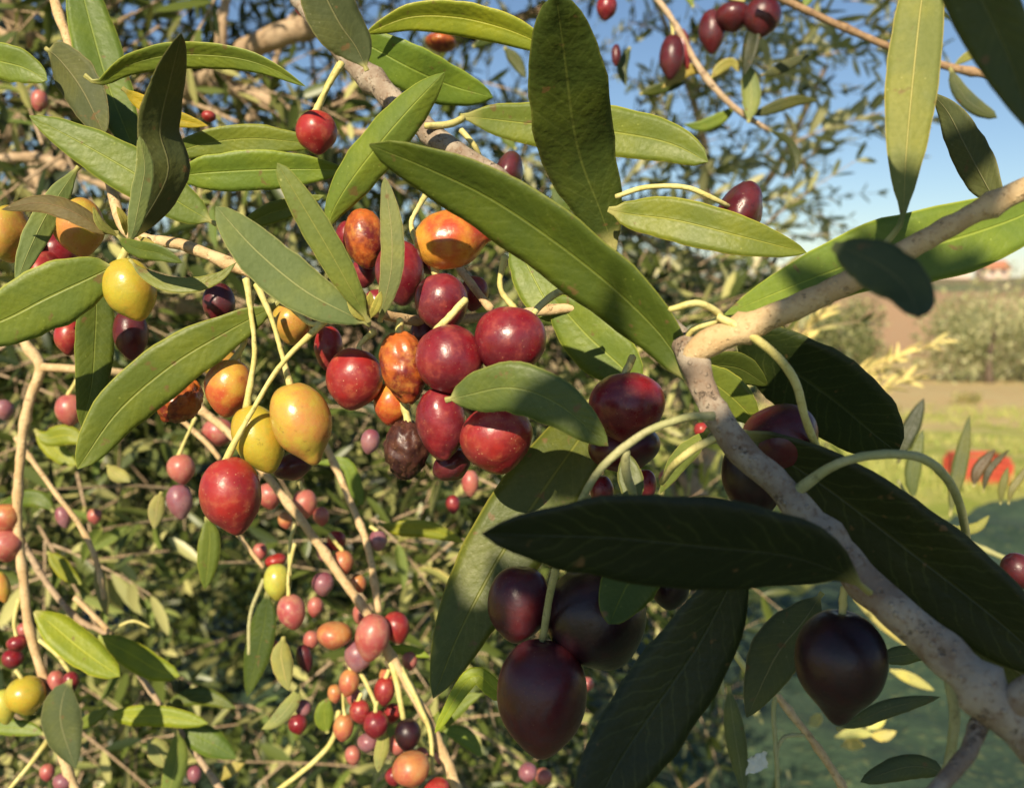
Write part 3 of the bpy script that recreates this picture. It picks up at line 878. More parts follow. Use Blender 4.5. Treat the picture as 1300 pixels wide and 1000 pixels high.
L_([(1115, 740), (1150, 772), (1210, 808), (1280, 845), (1350, 890)], 62, (.262, .265, .262, .258, .25), side='U', col=(.03, .042, .012), roll=20)
L_([(930, 420), (965, 440), (1010, 472), (1060, 508), (1108, 548), (1140, 574)], 104, (.31, .315, .318, .32, .322, .322), col=(.026, .042, .012), roll=22, prof=(.5, .4), fold=.12)  # base colour carries the shade as well
L_([(950, 700), (925, 745), (885, 820), (830, 900), (775, 985), (735, 1080)], 104, (.245, .25, .252, .25, .245, .24), side='T', col=(.022, .032, .011), roll=-22, fold=.15, prof=(.5, .5))  # leaf colour darkened to stand for shade
L_([(770, 500), (742, 548), (690, 622), (635, 706), (585, 800), (550, 886)], 104, (.305, .308, .312, .31, .305, .297), col=(.095, .135, .024), roll=10, fold=.16, prof=(.45, .60), pet=.02)
L_([(842, 676), (822, 705), (795, 745), (773, 792)], 72, (.262, .262, .26, .255), col=(.06, .10, .018), prof=(.35, .42), pet=.01, fold=.1)
L_([(566, 508), (590, 502), (650, 492), (710, 514), (772, 566)], 66, (.262, .26, .255, .252, .25), col=(.10, .16, .045), roll=6, fold=.12, prof=(.42, .55), pet=.05)
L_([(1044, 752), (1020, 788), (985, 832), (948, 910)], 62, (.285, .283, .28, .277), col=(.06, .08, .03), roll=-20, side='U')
L_([(815, 492), (785, 462), (745, 425), (703, 378)], 70, (.33, .332, .335, .337), col=LG, prof=(.4, .4), roll=-8)
L_([(712, 410), (695, 385), (676, 350), (652, 300)], 54, (.34, .342, .345, .35), col=LG, prof=(.4, .5))
L_([(880, 470), (900, 482), (930, 505), (960, 535)], 50, (.30, .302, .305, .308), col=LG, prof=(.4, .45))
L_([(880, 452), (905, 462), (940, 468), (975, 490)], 40, (.315, .317, .32, .322), col=DK, roll=20)
L_([(815, 640), (806, 630), (800, 605), (795, 575)], 32, (.262, .264, .266, .268), col=(.14, .17, .06), prof=(.6, .6))
L_([(900, 545), (885, 562), (862, 585), (838, 626)], 26, (.27, .272, .275, .28), col=LG, side='U')
L_([(690, 806), (640, 876), (600, 858), (552, 930)], 24, (.36, .36, .36, .36), col=YG, prof=(.3, .4))
L_([(466, 90), (452, 60), (428, 25), (392, -50)], 66, (.30, .298, .294, .288), side='U', col=(.04, .055, .015), roll=20, prof=(.6, .5))
# curved yellow fruit stalks and petioles of the main branch
tube('stalk', [(872, 432, .258, 9), (880, 418, .255, 9), (915, 403, .25, 9), (887, 385, .245, 9), (850, 393, .245, 8)], STALK, main, 8, 24)
tube('stalk', [(912, 402, .248, 10), (945, 420, .245, 11), (986, 452, .246, 11), (1010, 486, .248, 11), (1022, 530, .252, 10), (1038, 572, .262, 10)], STALK, main, 10, 30)
tube('stalk', [(905, 528, .242, 12), (870, 530, .238, 10), (825, 546, .237, 10), (792, 568, .238, 11), (760, 598, .24, 10), (736, 640, .243, 10), (716, 690, .25, 11), (700, 745, .268, 10), (689, 812, .279, 10)], STALK_DULL, main, 10, 50)
tube('stalk', [(794, 572, .239, 12), (795, 600, .242, 12), (806, 640, .248, 10), (800, 690, .26, 9)], STALK_DULL, main, 8, 20)
tube('stalk', [(1008, 626, .238, 17), (1060, 590, .23, 12), (1115, 577, .228, 12), (1166, 580, .228, 12), (1196, 600, .23, 12), (1217, 636, .245, 11), (1228, 690, .275, 10), (1232, 730, .285, 9)], STALK_DULL, main, 10, 36)
tube('stalk', [(918, 552, .246, 11), (884, 568, .25, 11), (858, 588, .255, 10), (840, 612, .27, 8)], STALK, main, 8, 18)
tube('stalk', [(782, 250, .312, 7), (820, 238, .308, 7), (870, 238, .305, 7), (905, 252, .305, 7), (925, 262, .31, 6)], STALK, main, 8, 20)
tube('stalk', [(740, 362, .295, 11), (709, 371, .295, 10), (684, 390, .29, 9), (672, 408, .285, 8)], STALK, main, 8, 14)
tube('stalk', [(540, 160, .325, 8), (570, 158, .33, 9), (588, 150, .335, 9)], STALK, main, 8, 10)
tube('stalk', [(585, 165, .33, 8), (602, 185, .33, 7), (612, 205, .335, 6)], STALK, main, 8, 10)
tube('stalk', [(432, 80, .365, 9), (415, 112, .36, 8), (405, 138, .35, 7)], STALK, main, 8, 10)

# left-hand shoot carrying the clusters
lt = thing('olive_branch', P(60, -20, .4), 'slender leafy shoot with yellow-green leaves crossing behind the red cluster at upper left', 'branch', 'fruiting branches in front')
tube('stem', [(55, -40, .41, 11), (72, 10, .385, 11), (92, 70, .365, 12), (130, 190, .345, 12), (160, 290, .318, 14), (235, 312, .312, 15), (330, 352, .308, 14), (400, 385, .302, 13), (465, 394, .292, 13), (540, 408, .31, 13), (640, 400, .33, 12), (760, 390, .335, 12), (850, 410, .31, 14), (880, 440, .262, 16)], BARK_TAN, lt, 12, 90, .12, 8)
tube('side_branch', [(545, 300, .34, 10), (580, 337, .325, 11), (622, 392, .30, 11)], BARK_TAN, lt, 8, 14, .1)
M_ = lambda *a, **k: leaf(lt, *a, **k)
M_([(275, 285), (235, 262), (170, 220), (100, 180), (37, 147)], 60, (.325, .322, .318, .315, .312), col=(.14, .20, .04), roll=6, fold=.14, prof=(.45, .62))
M_([(170, 300), (213, 222), (203, 165), (215, 105), (230, 43)], 54, (.30, .295, .29, .28, .265), side='U', roll=30, col=(.05, .07, .016), prof=(.4, .55), pet=.02)
M_([(163, 310), (170, 290), (180, 240), (184, 210), (177, 173)], 24, (.29, .288, .285, .283, .28), side='U', col=(.18, .24, .09), prof=(.5, .5))
M_([(108, 96), (126, 105), (160, 84), (215, 70), (290, 72), (340, 85), (388, 110)], 32, (.32, .32, .318, .315, .312, .31, .31), roll=22, col=LG, pet=.05, fold=.3)
M_([(58, 62), (75, 75), (105, 115), (133, 172)], 52, (.34, .338, .335, .33), side='U', roll=25, col=(.05, .065, .02), prof=(.35, .5))
M_([(-50, 66), (0, 78), (30, 86), (60, 102)], 46, (.33, .33, .33, .33), col=LG, prof=(.5, .5))
M_([(95, -50), (112, 20), (138, 110), (172, 196)], 58, (.37, .368, .362, .355), col=(.12, .17, .03), prof=(.5, .5))
M_([(200, 205), (250, 185), (320, 176), (408, 184)], 36, (.36, .36, .362, .365), col=LG, prof=(.5, .5))
M_([(215, 232), (240, 222), (300, 217), (370, 215), (440, 216)], 50, (.345, .345, .346, .348, .35), col=LG, roll=8, prof=(.5, .6), fold=.28)
M_([(468, 408), (447, 370), (418, 318), (385, 262), (352, 207)], 38, (.278, .272, .267, .263, .26), col=(.17, .235, .07), prof=(.45, .4), fold=.1, roll=-6)
M_([(470, 412), (440, 398), (385, 368), (325, 318), (274, 262)], 62, (.28, .276, .272, .268, .265), side='U', col=(.15, .20, .07), prof=(.55, .5), roll=8, fold=.1)
M_([(300, 292), (340, 272), (372, 262), (412, 248)], 26, (.37, .37, .37, .37), col=LG)
M_([(150, 296), (128, 290), (90, 268), (50, 258), (2, 266)], 26, (.305, .302, .30, .30, .30), side='U', col=(.09, .055, .02), roll=24)
M_([(100, 212), (88, 228), (58, 275), (36, 320), (20, 362)], 32, (.32, .318, .315, .312, .31), side='U', col=(.14, .19, .05))
M_([(150, 335), (120, 350), (60, 378), (0, 408), (-70, 430)], 78, (.296, .294, .29, .288, .286), col=(.14, .20, .04), prof=(.4, .55), roll=-6, fold=.14)
M_([(150, 300), (158, 308), (176, 316), (205, 322), (232, 334)], 22, (.286, .28, .276, .274, .274), col=(.10, .15, .03), roll=12)
M_([(165, 330), (180, 345), (210, 360), (245, 362), (278, 352), (300, 333)], 20, (.292, .29, .288, .288, .29, .292), col=(.20, .24, .07), roll=-18)
M_([(120, 345), (122, 390), (120, 440), (116, 490), (104, 542)], 46, (.325, .326, .328, .33, .333), col=(.09, .125, .025), prof=(.35, .5))
M_([(358, 378), (345, 390), (290, 420), (220, 462), (150, 522), (98, 595)], 66, (.298, .297, .295, .292, .29, .287), col=(.135, .19, .035), prof=(.62, .48), roll=-6, fold=.18, pet=.06)
M_([(482, 408), (488, 385), (497, 340), (497, 290), (488, 225)], 30, (.285, .282, .278, .276, .275), side='U', col=(.20, .22, .09), prof=(.5, .5), roll=-14)
M_([(155, 112), (180, 130), (215, 148), (264, 160)], 24, (.345, .348, .35, .352), col=(.40, .33, .03))
for q in ([(466, 408), (452, 396), (440, 372)], [(468, 404), (464, 386), (458, 366)], [(470, 404), (478, 388), (484, 370)], [(470, 402), (470, 384), (470, 370)]):
    M_(q, 12, (.279, .276, .274), col=(.42, .40, .13), nu=10)
for q in ([(150, 300), (128, 285), (118, 262)], [(160, 298), (158, 280), (148, 262)], [(175, 300), (192, 312), (205, 330)]):
    M_(q, 11, (.305, .30, .297), col=(.36, .34, .12), nu=10)
tube('stalk', [(421, 400, .288, 8), (398, 412, .289, 7), (376, 396, .292, 7), (356, 375, .296, 7)], STALK, lt, 8, 14)

# --- olives, one by one
G1 = 'olives of the big central cluster'; G2 = 'olives hanging at the left'; G3 = 'dark olives in the shade at lower right'; G4 = 'olives against the sky'; G5 = 'small olives on the twigs behind'
olive((575, 304), 37, 50, -10, .295, 'orange', 'orange olive with a wrinkled red pointed end, highest of the cluster', [(545, 240), (532, 262), (522, 285)], .31, 8, point=.42, wrinkle=.03, group=G1)
olive((463,303), 25, 38, 80, 0.322, 'rust', 'dark orange mottled olive tucked behind the narrow upright leaf', None, None, 8, point=.10, wrinkle=.04, group=G1)
olive((508,346), 31, 40, 85, 0.315, 'crimson', 'deep red olive half hidden right of the narrow upright leaf', [(500,290)], None, 8, point=.10, wrinkle=.012, group=G1)
olive((561,384), 34, 37, 80, 0.298, 'crimson', 'round glossy crimson olive directly under the orange pointed one', [(548,330)], None, 8, point=.10, wrinkle=.01, group=G1)
olive((572,457), 43, 45, 60, 0.283, 'crimson', 'large glossy wine-red olive in the middle of the cluster touching its right twin', [(592,380)], None, 8, point=.10, wrinkle=.012, group=G1)
olive((647,433), 45, 45, 100, 0.280, 'crimson', 'largest wine-red olive at the upper right of the cluster under two yellow stalks', [(641,325),(635,365)], None, 8, point=.10, wrinkle=.012, group=G1)
olive((513,466), 29, 45, 80, 0.292, 'rust', 'wrinkled two-toned olive, dark above and orange-red below, inside the cluster', [(508,405)], None, 8, point=.10, wrinkle=.09, group=G1)
olive((498,512), 24, 27, 100, 0.305, 'orange', 'plain orange olive showing below the wrinkled two-toned one', None, None, 8, point=.10, wrinkle=.02, group=G1)
olive((516,570), 28, 36, 95, 0.300, 'dry', 'shrivelled dark brown olive at the bottom left of the cluster', [(512,510)], None, 8, point=.10, wrinkle=.16, group=G1)
olive((560,537), 31, 46, 85, 0.288, 'crimson', 'narrow red olive with wrinkled skin left of the leaf-covered one', [(553,480)], None, 8, point=.10, wrinkle=.035, group=G1)
olive((631,556), 46, 43, 80, 0.281, 'red', 'broad speckled red olive partly covered by the short blurred leaf', [(612,498)], None, 8, point=.10, wrinkle=.025, group=G1)
olive((574,590), 26, 19, 60, 0.300, 'maroon', 'small dark red olive peeping out at the bottom of the cluster', None, None, 8, point=.10, wrinkle=.05, group=G1)
olive((450,481), 36, 39, 100, 0.300, 'red', 'bright speckled red olive standing alone left of the cluster', [(476,420),(458,436)], None, 8, point=.10, wrinkle=.012, group=G1)
olive((370,409), 25, 27, 90, 0.325, 'amber', 'brownish orange olive behind the forked yellow stalk', None, None, 8, point=.10, wrinkle=.02, group=G2)
olive((417,442), 18, 28, 90, 0.330, 'red', 'small red olive hidden behind the crossing stalk', None, None, 8, point=.10, wrinkle=.03, group=G1)
olive((291,492), 30, 36, 95, 0.305, 'blush', 'orange-red olive behind the yellow one on the straight stalk', [(318,372),(312,430)], None, 8, point=.10, wrinkle=.008, group=G2)
olive((281,462), 24, 22, 90, 0.325, 'amber', 'orange olive peeking out under the long slanting leaf', None, None, 8, point=.10, wrinkle=.008, group=G2)
olive((328,556), 31, 45, 68, 0.295, 'yellow', 'bright yellow olive crossed by the slanting yellow stalk', [(313,354),(319,400),(323,450)], None, 8, point=.10, wrinkle=.008, group=G2)
olive((383,536), 38, 52, 72, 0.290, 'amber', 'large yellow-orange olive with a pointed tip, right of the bright yellow one', [(326,360),(345,405),(358,450)], None, 8, point=.22, wrinkle=.008, group=G2)
olive((372,592), 26, 17, 70, 0.315, 'maroon', 'dark olive in the shadow just under the yellow-orange one', None, None, 8, point=.10, wrinkle=.008, group=G2)
olive((293,628), 38, 48, 80, 0.285, 'red', 'freckled red olive at the end of the long slanting yellow stalk', [(421,400),(360,459),(320,522)], None, 8, point=.14, wrinkle=.008, group=G2)
olive((165,367), 32, 40, 70, 0.300, 'yellow', 'yellow-green olive under the leaf fork at the left', [(165,305)], None, 8, point=.10, wrinkle=.008, group=G2)
olive((166,424), 21, 32, 85, 0.330, 'maroon', 'dark brown olive in shadow under the yellow-green one', None, None, 8, point=.10, wrinkle=.008, group=G2)
olive((14,297), 36, 23, 0, 0.325, 'amber', 'yellow olive cut by the left picture edge', None, None, 8, point=.10, wrinkle=.008, group=G2)
olive((100,288), 31, 37, 80, 0.325, 'amber', 'orange olive behind the thin brown leaf at the left', None, None, 8, point=.10, wrinkle=.008, group=G2)
olive((74,322), 24, 26, 90, 0.340, 'crimson', 'dark red olive below the thin brown leaf', None, None, 8, point=.10, wrinkle=.008, group=G2)
olive((62,352), 34, 20, 0, 0.335, 'red', 'red olive mostly hidden above the wide bright leaf at the left edge', None, None, 8, point=.10, wrinkle=.008, group=G2)
olive((88,428), 18, 22, 90, 0.340, 'red', 'red olive peeping out under the wide bright leaf at the left edge', None, None, 8, point=.10, wrinkle=.008, group=G2)
olive((226,506), 29, 31, 120, 0.318, 'rust', 'wrinkled dark red olive under the long slanting leaf', None, None, 8, point=.10, wrinkle=.13, group=G2)
olive((402,168), 26, 27, 85, 0.330, 'red', 'single bright red olive hanging alone under a yellow stalk near the top', [(434,80),(415,112)], None, 8, point=.10, wrinkle=.008, group=G2)
olive((645,222), 30, 18, 20, 0.340, 'maroon', 'dark red olive peeping over the big drooping leaf', None, None, 8, point=.10, wrinkle=.008, group=G2)
olive((278,385), 20, 26, 90, 0.345, 'maroon', 'dark red olive in the gap between the two left clusters', None, None, 8, point=.10, wrinkle=.008, group=G2)
olive((796,516), 48, 44, 85, 0.280, 'crimson', 'round wine-red olive with a dull bloom and short upright stalk beside the big drooping leaf', [(804,452)], None, 8, point=.10, wrinkle=.008, group=G2)
olive((793,568), 46, 30, 80, 0.298, 'maroon', 'dark olive hidden right behind the round bloomed one', None, None, 8, point=.10, wrinkle=.008, group=G2)
olive((938,272), 42, 27, 25, 0.318, 'maroon', 'dark wrinkled olive lying on the light green leaf below the sky', None, None, 8, point=.10, wrinkle=.04, group=G2)
olive((659,766), 40, 48, 95, 0.288, 'maroon', 'dull maroon olive, upper left of the shaded group', None, None, 8, point=.10, wrinkle=0, group=G3)
olive((757,783), 64, 66, 70, 0.285, 'black', 'large blackish olive behind the small round-tipped leaf', [(745,716)], None, 8, point=.10, wrinkle=0, group=G3)
olive((688,884), 57, 73, 90, 0.277, 'maroon', 'big egg-shaped maroon olive hanging lowest in the shaded group', None, None, 8, point=.10, wrinkle=0, group=G3)
olive((850,745), 25, 28, 90, 0.310, 'black', 'blackish olive half hidden behind the long dark leaf', None, None, 8, point=.10, wrinkle=0, group=G3)
olive((745,706), 30, 24, 90, 0.305, 'maroon', 'dark olive under the edge of the long dark leaf', None, None, 8, point=.10, wrinkle=0, group=G3)
olive((764,624), 15, 21, 90, 0.310, 'crimson', 'small red olive left of the curved green stalk', None, None, 8, point=.10, wrinkle=0, group=G3)
olive((820,616), 13, 21, 90, 0.310, 'crimson', 'small dark red olive right of the curved green stalk', None, None, 8, point=.10, wrinkle=0, group=G3)
olive((990,558), 49, 44, 60, 0.270, 'maroon', 'dark maroon olive resting between the grey stem and the dark leaf', None, None, 8, point=.10, wrinkle=0, group=G3)
olive((955,606), 38, 50, 80, 0.272, 'black', 'blackish olive behind the grey stem', None, None, 8, point=.10, wrinkle=0, group=G3)
olive((1050,648), 48, 36, 30, 0.285, 'maroon', 'dark maroon olive under the wide dark leaf right of the stem', None, None, 8, point=.10, wrinkle=0, group=G3)
olive((1067,843), 56, 68, 92, 0.245, 'black', 'black pointed olive hanging alone beside the thick lower stem', [(1072,745)], None, 8, point=.24, wrinkle=0, group=G3)
olive((1293,725), 20, 24, 60, 0.280, 'maroon', 'dark purple olive cut by the right picture edge', None, None, 8, point=.10, wrinkle=0, group=G3)
olive((890,546), 9, 10, 90, 0.400, 'red', 'tiny red olive glimpsed left of the grey stem', None, None, 8, point=.10, wrinkle=0, group=G3)

# ------------------------------------------------------------------ twigs further back, each with leaves and small olives
def far_leaf(par, pts, wpx, d, col=LG, **k):
    k.setdefault('nu', 14); k.setdefault('nv', 2)
    return leaf(par, pts, wpx, d, col=col, **k)
def small_olive(x, y, rx, ry, d, skin, label, stalk=None, ang=88, g=G5):
    return olive((x, y), rx, ry, ang + rng.uniform(-14, 14), d, skin, label, stalk, d, 4.5, point=.12, group=g, small=True)

tw1 = thing('olive_twig', P(34, 439, .5), 'bent tan twig running down the left edge with yellow and pink olives', 'twig', 'thin twigs behind the clusters')
tube('stem', [(20, 410, .5, 12), (34, 439, .5, 12), (51, 466, .5, 13), (37, 510, .5, 12), (27, 568, .5, 11), (22, 655, .5, 11), (29, 728, .5, 11), (37, 796, .5, 11), (54, 857, .5, 11), (68, 895, .5, 11), (78, 956, .5, 11), (104, 1020, .5, 11)], BARK_TAN, tw1, 10, 90, .1, 7)
tube('side_twig', [(51, 466, .5, 11), (102, 469, .5, 11), (175, 478, .52, 10), (235, 512, .53, 9)], BARK_TAN, tw1, 8, 22, .08)
tube('side_twig', [(60, 940, .5, 7), (38, 970, .49, 6), (5, 1010, .48, 6)], STALK, tw1, 8, 12, .08)
tube('side_twig', [(24, 760, .5, 6), (18, 790, .5, 5), (22, 812, .5, 5)], STALK, tw1, 8, 12, .08)
tube('side_twig', [(50, 812, .5, 6), (72, 830, .5, 6), (88, 852, .5, 5)], STALK, tw1, 8, 12, .08)
tube('side_twig', [(98, 470, .5, 5), (106, 500, .5, 5), (108, 540, .5, 4)], STALK, tw1, 8, 12, .08)
far_leaf(tw1, [(44, 776), (60, 788), (95, 818), (124, 840), (152, 858)], 42, (.5, .5, .498, .497, .495), YG, prof=(.4, .4), roll=-8)
far_leaf(tw1, [(90, 862), (80, 885), (78, 920), (96, 975)], 46, .48, (.05, .075, .03), side='U', roll=25)
far_leaf(tw1, [(58, 932), (30, 924), (-30, 922)], 20, .5, LG)
far_leaf(tw1, [(68, 650), (60, 640), (40, 632), (0, 640)], 22, .6, MG)
far_leaf(tw1, [(46, 550), (60, 556), (85, 552), (112, 562)], 26, .55, YG)
tw2 = thing('olive_twig', P(34, 575, .56), 'thin grey twig slanting down through the lower left leaves', 'twig', 'thin twigs behind the clusters')
tube('stem', [(20, 555, .56, 7), (34, 575, .56, 7), (70, 625, .56, 6), (102, 668, .56, 7), (122, 711, .56, 7), (132, 760, .56, 6)], BARK_TAN, tw2, 8, 40, .1, 4)
tube('stem', [(30, 690, .57, 8), (61, 742, .57, 8), (99, 786, .57, 8), (136, 806, .57, 7), (180, 861, .57, 7), (204, 895, .57, 7), (231, 932, .57, 8), (290, 1015, .57, 8)], BARK_FAR, tw2, 8, 60, .1, 6)
tube('side_twig', [(95, 758, .57, 8), (118, 780, .57, 7), (142, 805, .57, 7)], BARK_TAN, tw2, 8, 12, .1)
tube('side_twig', [(140, 800, .57, 4), (168, 788, .57, 4), (190, 796, .57, 3)], STALK, tw2, 6, 12, .1)
far_leaf(tw2, [(118, 808), (132, 812), (170, 832), (196, 848), (228, 858)], 32, .55, YG, prof=(.5, .4), roll=8)
far_leaf(tw2, [(136, 904), (160, 908), (200, 908), (230, 912), (264, 918)], 26, .55, YG, roll=10, prof=(.4, .5))
far_leaf(tw2, [(208, 896), (235, 886), (262, 884), (300, 899)], 22, .58, MG)
far_leaf(tw2, [(222, 928), (245, 932), (270, 944), (300, 962)], 34, .57, MG)
far_leaf(tw2, [(224, 925), (226, 955), (220, 985), (208, 1030)], 28, .56, LG, side='U')
far_leaf(tw2, [(186, 940), (195, 945), (205, 960), (212, 975)], 26, .6, (.36, .36, .16), side='U')
far_leaf(tw2, [(276, 992), (290, 978), (300, 972), (312, 965)], 15, .6, (.40, .38, .12))
far_leaf(tw2, [(122, 712), (126, 728), (130, 750), (136, 782)], 16, .56, (.30, .30, .12), side='U')
far_leaf(tw2, [(60, 700), (72, 712), (88, 730), (104, 742)], 20, .6, YG)
far_leaf(tw2, [(96, 925), (112, 915), (128, 905), (140, 896)], 16, .56, LG)
far_leaf(tw2, [(262, 655), (266, 680), (264, 715), (260, 748)], 28, .47, (.12, .17, .035), side='T', name='leaf')
far_leaf(tw2, [(44, 545), (60, 560), (80, 580), (100, 590)], 24, .6, YG)
tw3 = thing('olive_twig', P(235, 510, .48), 'long tan twig slanting down to the bottom centre, hung with small red and orange olives', 'twig', 'thin twigs behind the clusters')
tube('stem', [(228, 500, .48, 10), (289, 548, .48, 10), (345, 612, .48, 10), (391, 672, .48, 11), (430, 728, .48, 12), (470, 784, .48, 11), (494, 828, .48, 12), (522, 876, .48, 12), (549, 925, .48, 13), (585, 1010, .48, 13)], BARK_TAN, tw3, 10, 90, .1, 8)
tube('side_twig', [(410, 560, .50, 9), (425, 590, .50, 9), (450, 650, .49, 9), (467, 694, .485, 9), (481, 776, .48, 9)], BARK_TAN, tw3, 8, 40, .1, 3)
tube('side_twig', [(225, 528, .5, 7), (262, 562, .5, 7), (280, 584, .5, 6)], BARK_TAN, tw3, 8, 14, .1)
tube('side_twig', [(298, 672, .5, 6), (314, 694, .5, 6), (334, 720, .5, 5)], BARK_TAN, tw3, 8, 14, .1)
tube('side_twig', [(490, 822, .48, 8), (502, 860, .478, 8), (512, 912, .476, 7)], STALK, tw3, 8, 18, .1)
tube('side_twig', [(508, 846, .48, 7), (530, 890, .475, 7), (546, 930, .472, 6), (549, 982, .47, 6)], STALK, tw3, 8, 18, .1)
tube('side_twig', [(440, 840, .48, 6), (460, 858, .478, 6), (478, 896, .476, 5)], STALK, tw3, 8, 18, .1)
tube('side_twig', [(430, 902, .5, 7), (424, 935, .5, 7), (400, 965, .5, 7), (350, 1005, .5, 7)], STALK, tw3, 8, 18, .1)
tube('side_twig', [(375, 665, .48, 5), (368, 690, .478, 5), (368, 730, .476, 5)], STALK, tw3, 8, 18, .1)
tube('side_twig', [(335, 735, .5, 6), (318, 780, .5, 5), (316, 830, .5, 5)], STALK_DULL, tw3, 8, 18, .1)
far_leaf(tw3, [(340, 748), (336, 790), (326, 835), (314, 884)], 34, .50, (.06, .09, .02), roll=15)
far_leaf(tw3, [(360, 808), (357, 830), (360, 850), (366, 876)], 26, .49, (.32, .34, .12), side='U')
far_leaf(tw3, [(480, 664), (500, 670), (545, 672), (590, 688)], 22, .5, YG, roll=12)
far_leaf(tw3, [(380, 870), (372, 890), (350, 915), (332, 925)], 20, .5, (.24, .28, .12), side='U')
far_leaf(tw3, [(488, 922), (486, 945), (482, 962), (480, 980)], 18, .47, (.34, .34, .14), side='U')
far_leaf(tw3, [(540, 945), (560, 915), (590, 890), (612, 880)], 24, .52, LG)
far_leaf(tw3, [(560, 925), (580, 930), (596, 940), (612, 960)], 22, .55, LG)
far_leaf(tw3, [(416, 930), (412, 915), (412, 900), (418, 885)], 24, .51, LG)
far_leaf(tw3, [(492, 822), (508, 824), (530, 828), (546, 834)], 14, .5, YG)
far_leaf(tw3, [(440, 620), (455, 640), (440, 590), (400, 588)], 18, .56, LG)
far_leaf(tw3, [(205, 624), (200, 640), (198, 655), (196, 672)], 20, .5, (.30, .30, .14), side='U')
far_leaf(tw3, [(136, 590), (148, 602), (158, 606), (165, 612)], 18, .55, (.34, .34, .14), side='U')
small_olive(88, 520, 17, 20, .5, 'pink', 'pink olive under the bare twig fork at the left edge', [(98,482)])
small_olive(8, 657, 18, 18, .5, 'coral', 'pale orange olive at the left edge, the upper of two', None)
small_olive(8, 692, 22, 20, .5, 'pink', 'rose olive at the left edge, the lower of two', None)
small_olive(2, 745, 10, 20, .52, 'amber', 'amber olive sliver at the left edge', None)
small_olive(33, 882, 24, 24, .49, 'yellow', 'yellow-orange olive beside the thin twig at the lower left corner', [(20,850)])
small_olive(5, 896, 14, 22, .49, 'lime', 'lime yellow olive touching the left edge near the corner', None)
small_olive(22, 816, 13, 10, .5, 'crimson', 'small red olive left of the twig above the bright leaf', None)
small_olive(16, 836, 13, 12, .51, 'crimson', 'wrinkled small red olive just below the other left of the twig', None)
small_olive(72, 866, 11, 16, .5, 'pink', 'rose olive above the dark folded leaf', None)
small_olive(90, 864, 10, 12, .49, 'crimson', 'deep red olive at the end of a short yellow stalk above the dark folded leaf', None)
small_olive(230, 595, 17, 19, .47, 'pink', 'pink round olive hanging on a thin hooked stalk', [(248,530),(238,552)])
small_olive(228, 636, 16, 22, .48, 'mauve', 'mauve olive right under the pink round one', None)
small_olive(277, 548, 20, 18, .52, 'pink', 'faint rose olive behind the slanting twig', None)
small_olive(342, 629, 16, 17, .5, 'pink', 'pale red olive just right of the freckled red olive', None)
small_olive(387, 639, 16, 18, .5, 'pink', 'rosy olive right of the slanting twig', [(380,612)])
small_olive(80, 656, 9, 14, .56, 'mauve', 'tiny mauve olive among dark leaves at the left', None)
small_olive(352, 738, 17, 23, .49, 'lime', 'lime yellow olive above a rose one', None)
small_olive(370, 776, 18, 22, .47, 'pink', 'rose red olive on a hooked stalk under the lime one', [(374,690),(366,730)])
small_olive(350, 712, 14, 9, .51, 'red', 'small red olive peeping over the lime one', None)
small_olive(349, 826, 9, 14, .51, 'pink', 'little pink olive above the pale hanging leaf', None)
small_olive(387, 835, 10, 18, .51, 'maroon', 'slim dark olive beside the pale hanging leaf', None)
small_olive(410, 741, 14, 15, .50, 'mauve', 'mauve olive left of the slanting twig', None)
small_olive(435, 714, 14, 16, .49, 'coral', 'orange olive between the two tan twigs', [(418,678)])
small_olive(427, 686, 12, 13, .5, 'red', 'red olive at the top between the two tan twigs', None)
small_olive(424, 806, 22, 17, .47, 'coral', 'orange olive lying left of the twig junction', None)
small_olive(480, 686, 12, 13, .49, 'mauve', 'mauve red olive right of the upright tan twig', [(470,668)])
small_olive(473, 808, 22, 30, .465, 'pink', 'largest rose orange olive in front of the twig junction', None)
small_olive(455, 832, 18, 20, .475, 'mauve', 'rose purple olive left of the largest one at the junction', None)
small_olive(503, 796, 17, 20, .475, 'red', 'red olive right of the largest one at the junction', None)
small_olive(443, 866, 13, 17, .475, 'coral', 'orange olive hanging left below the junction', [(443,835)])
small_olive(488, 877, 13, 18, .48, 'red', 'dull red olive in the middle below the junction', [(494,850)])
small_olive(457, 903, 13, 15, .47, 'red', 'bright red olive on a short stalk below the junction', [(459,880)])
small_olive(477, 919, 16, 17, .465, 'crimson', 'wine red olive touching the bright red one', [(478,890)])
small_olive(436, 923, 13, 17, .475, 'coral', 'orange red olive at the end of a straight stalk', [(435,860),(436,895)])
small_olive(467, 942, 13, 12, .48, 'mauve', 'purple olive under the wine red one', None)
small_olive(518, 932, 17, 20, .465, 'black', 'blackish small olive under the hanging stalks', None)
small_olive(522, 976, 24, 22, .455, 'coral', 'large orange olive at the bottom near the slanting twig', None)
small_olive(555, 1002, 17, 14, .46, 'red', 'red olive cut by the bottom picture edge', None)
small_olive(378, 919, 12, 12, .5, 'crimson', 'small crimson olive right of the twin leaves low down', None)
small_olive(385, 899, 10, 11, .51, 'mauve', 'small purple olive above the crimson one', None)
small_olive(432, 922, 8, 12, .52, 'coral', 'thin orange olive behind the straight stalk', None)
small_olive(597, 613, 11, 17, .52, 'pink', 'pink olive in the gap under the central cluster', None)
small_olive(80, 992, 12, 11, .5, 'mauve', 'purple olive at the bottom left corner', None)
small_olive(247, 982, 9, 11, .55, 'mauve', 'tiny purple olive at the bottom beside the twig', None)
small_olive(670, 980, 12, 12, .55, 'mauve', 'mauve olive under the big egg-shaped one', None)
small_olive(745, 868, 9, 9, .55, 'pink', 'tiny pink olive right of the big egg-shaped one', None)
small_olive(848, 605, 12, 10, .55, 'pink', 'pale pink olive behind the curved stalk', None)
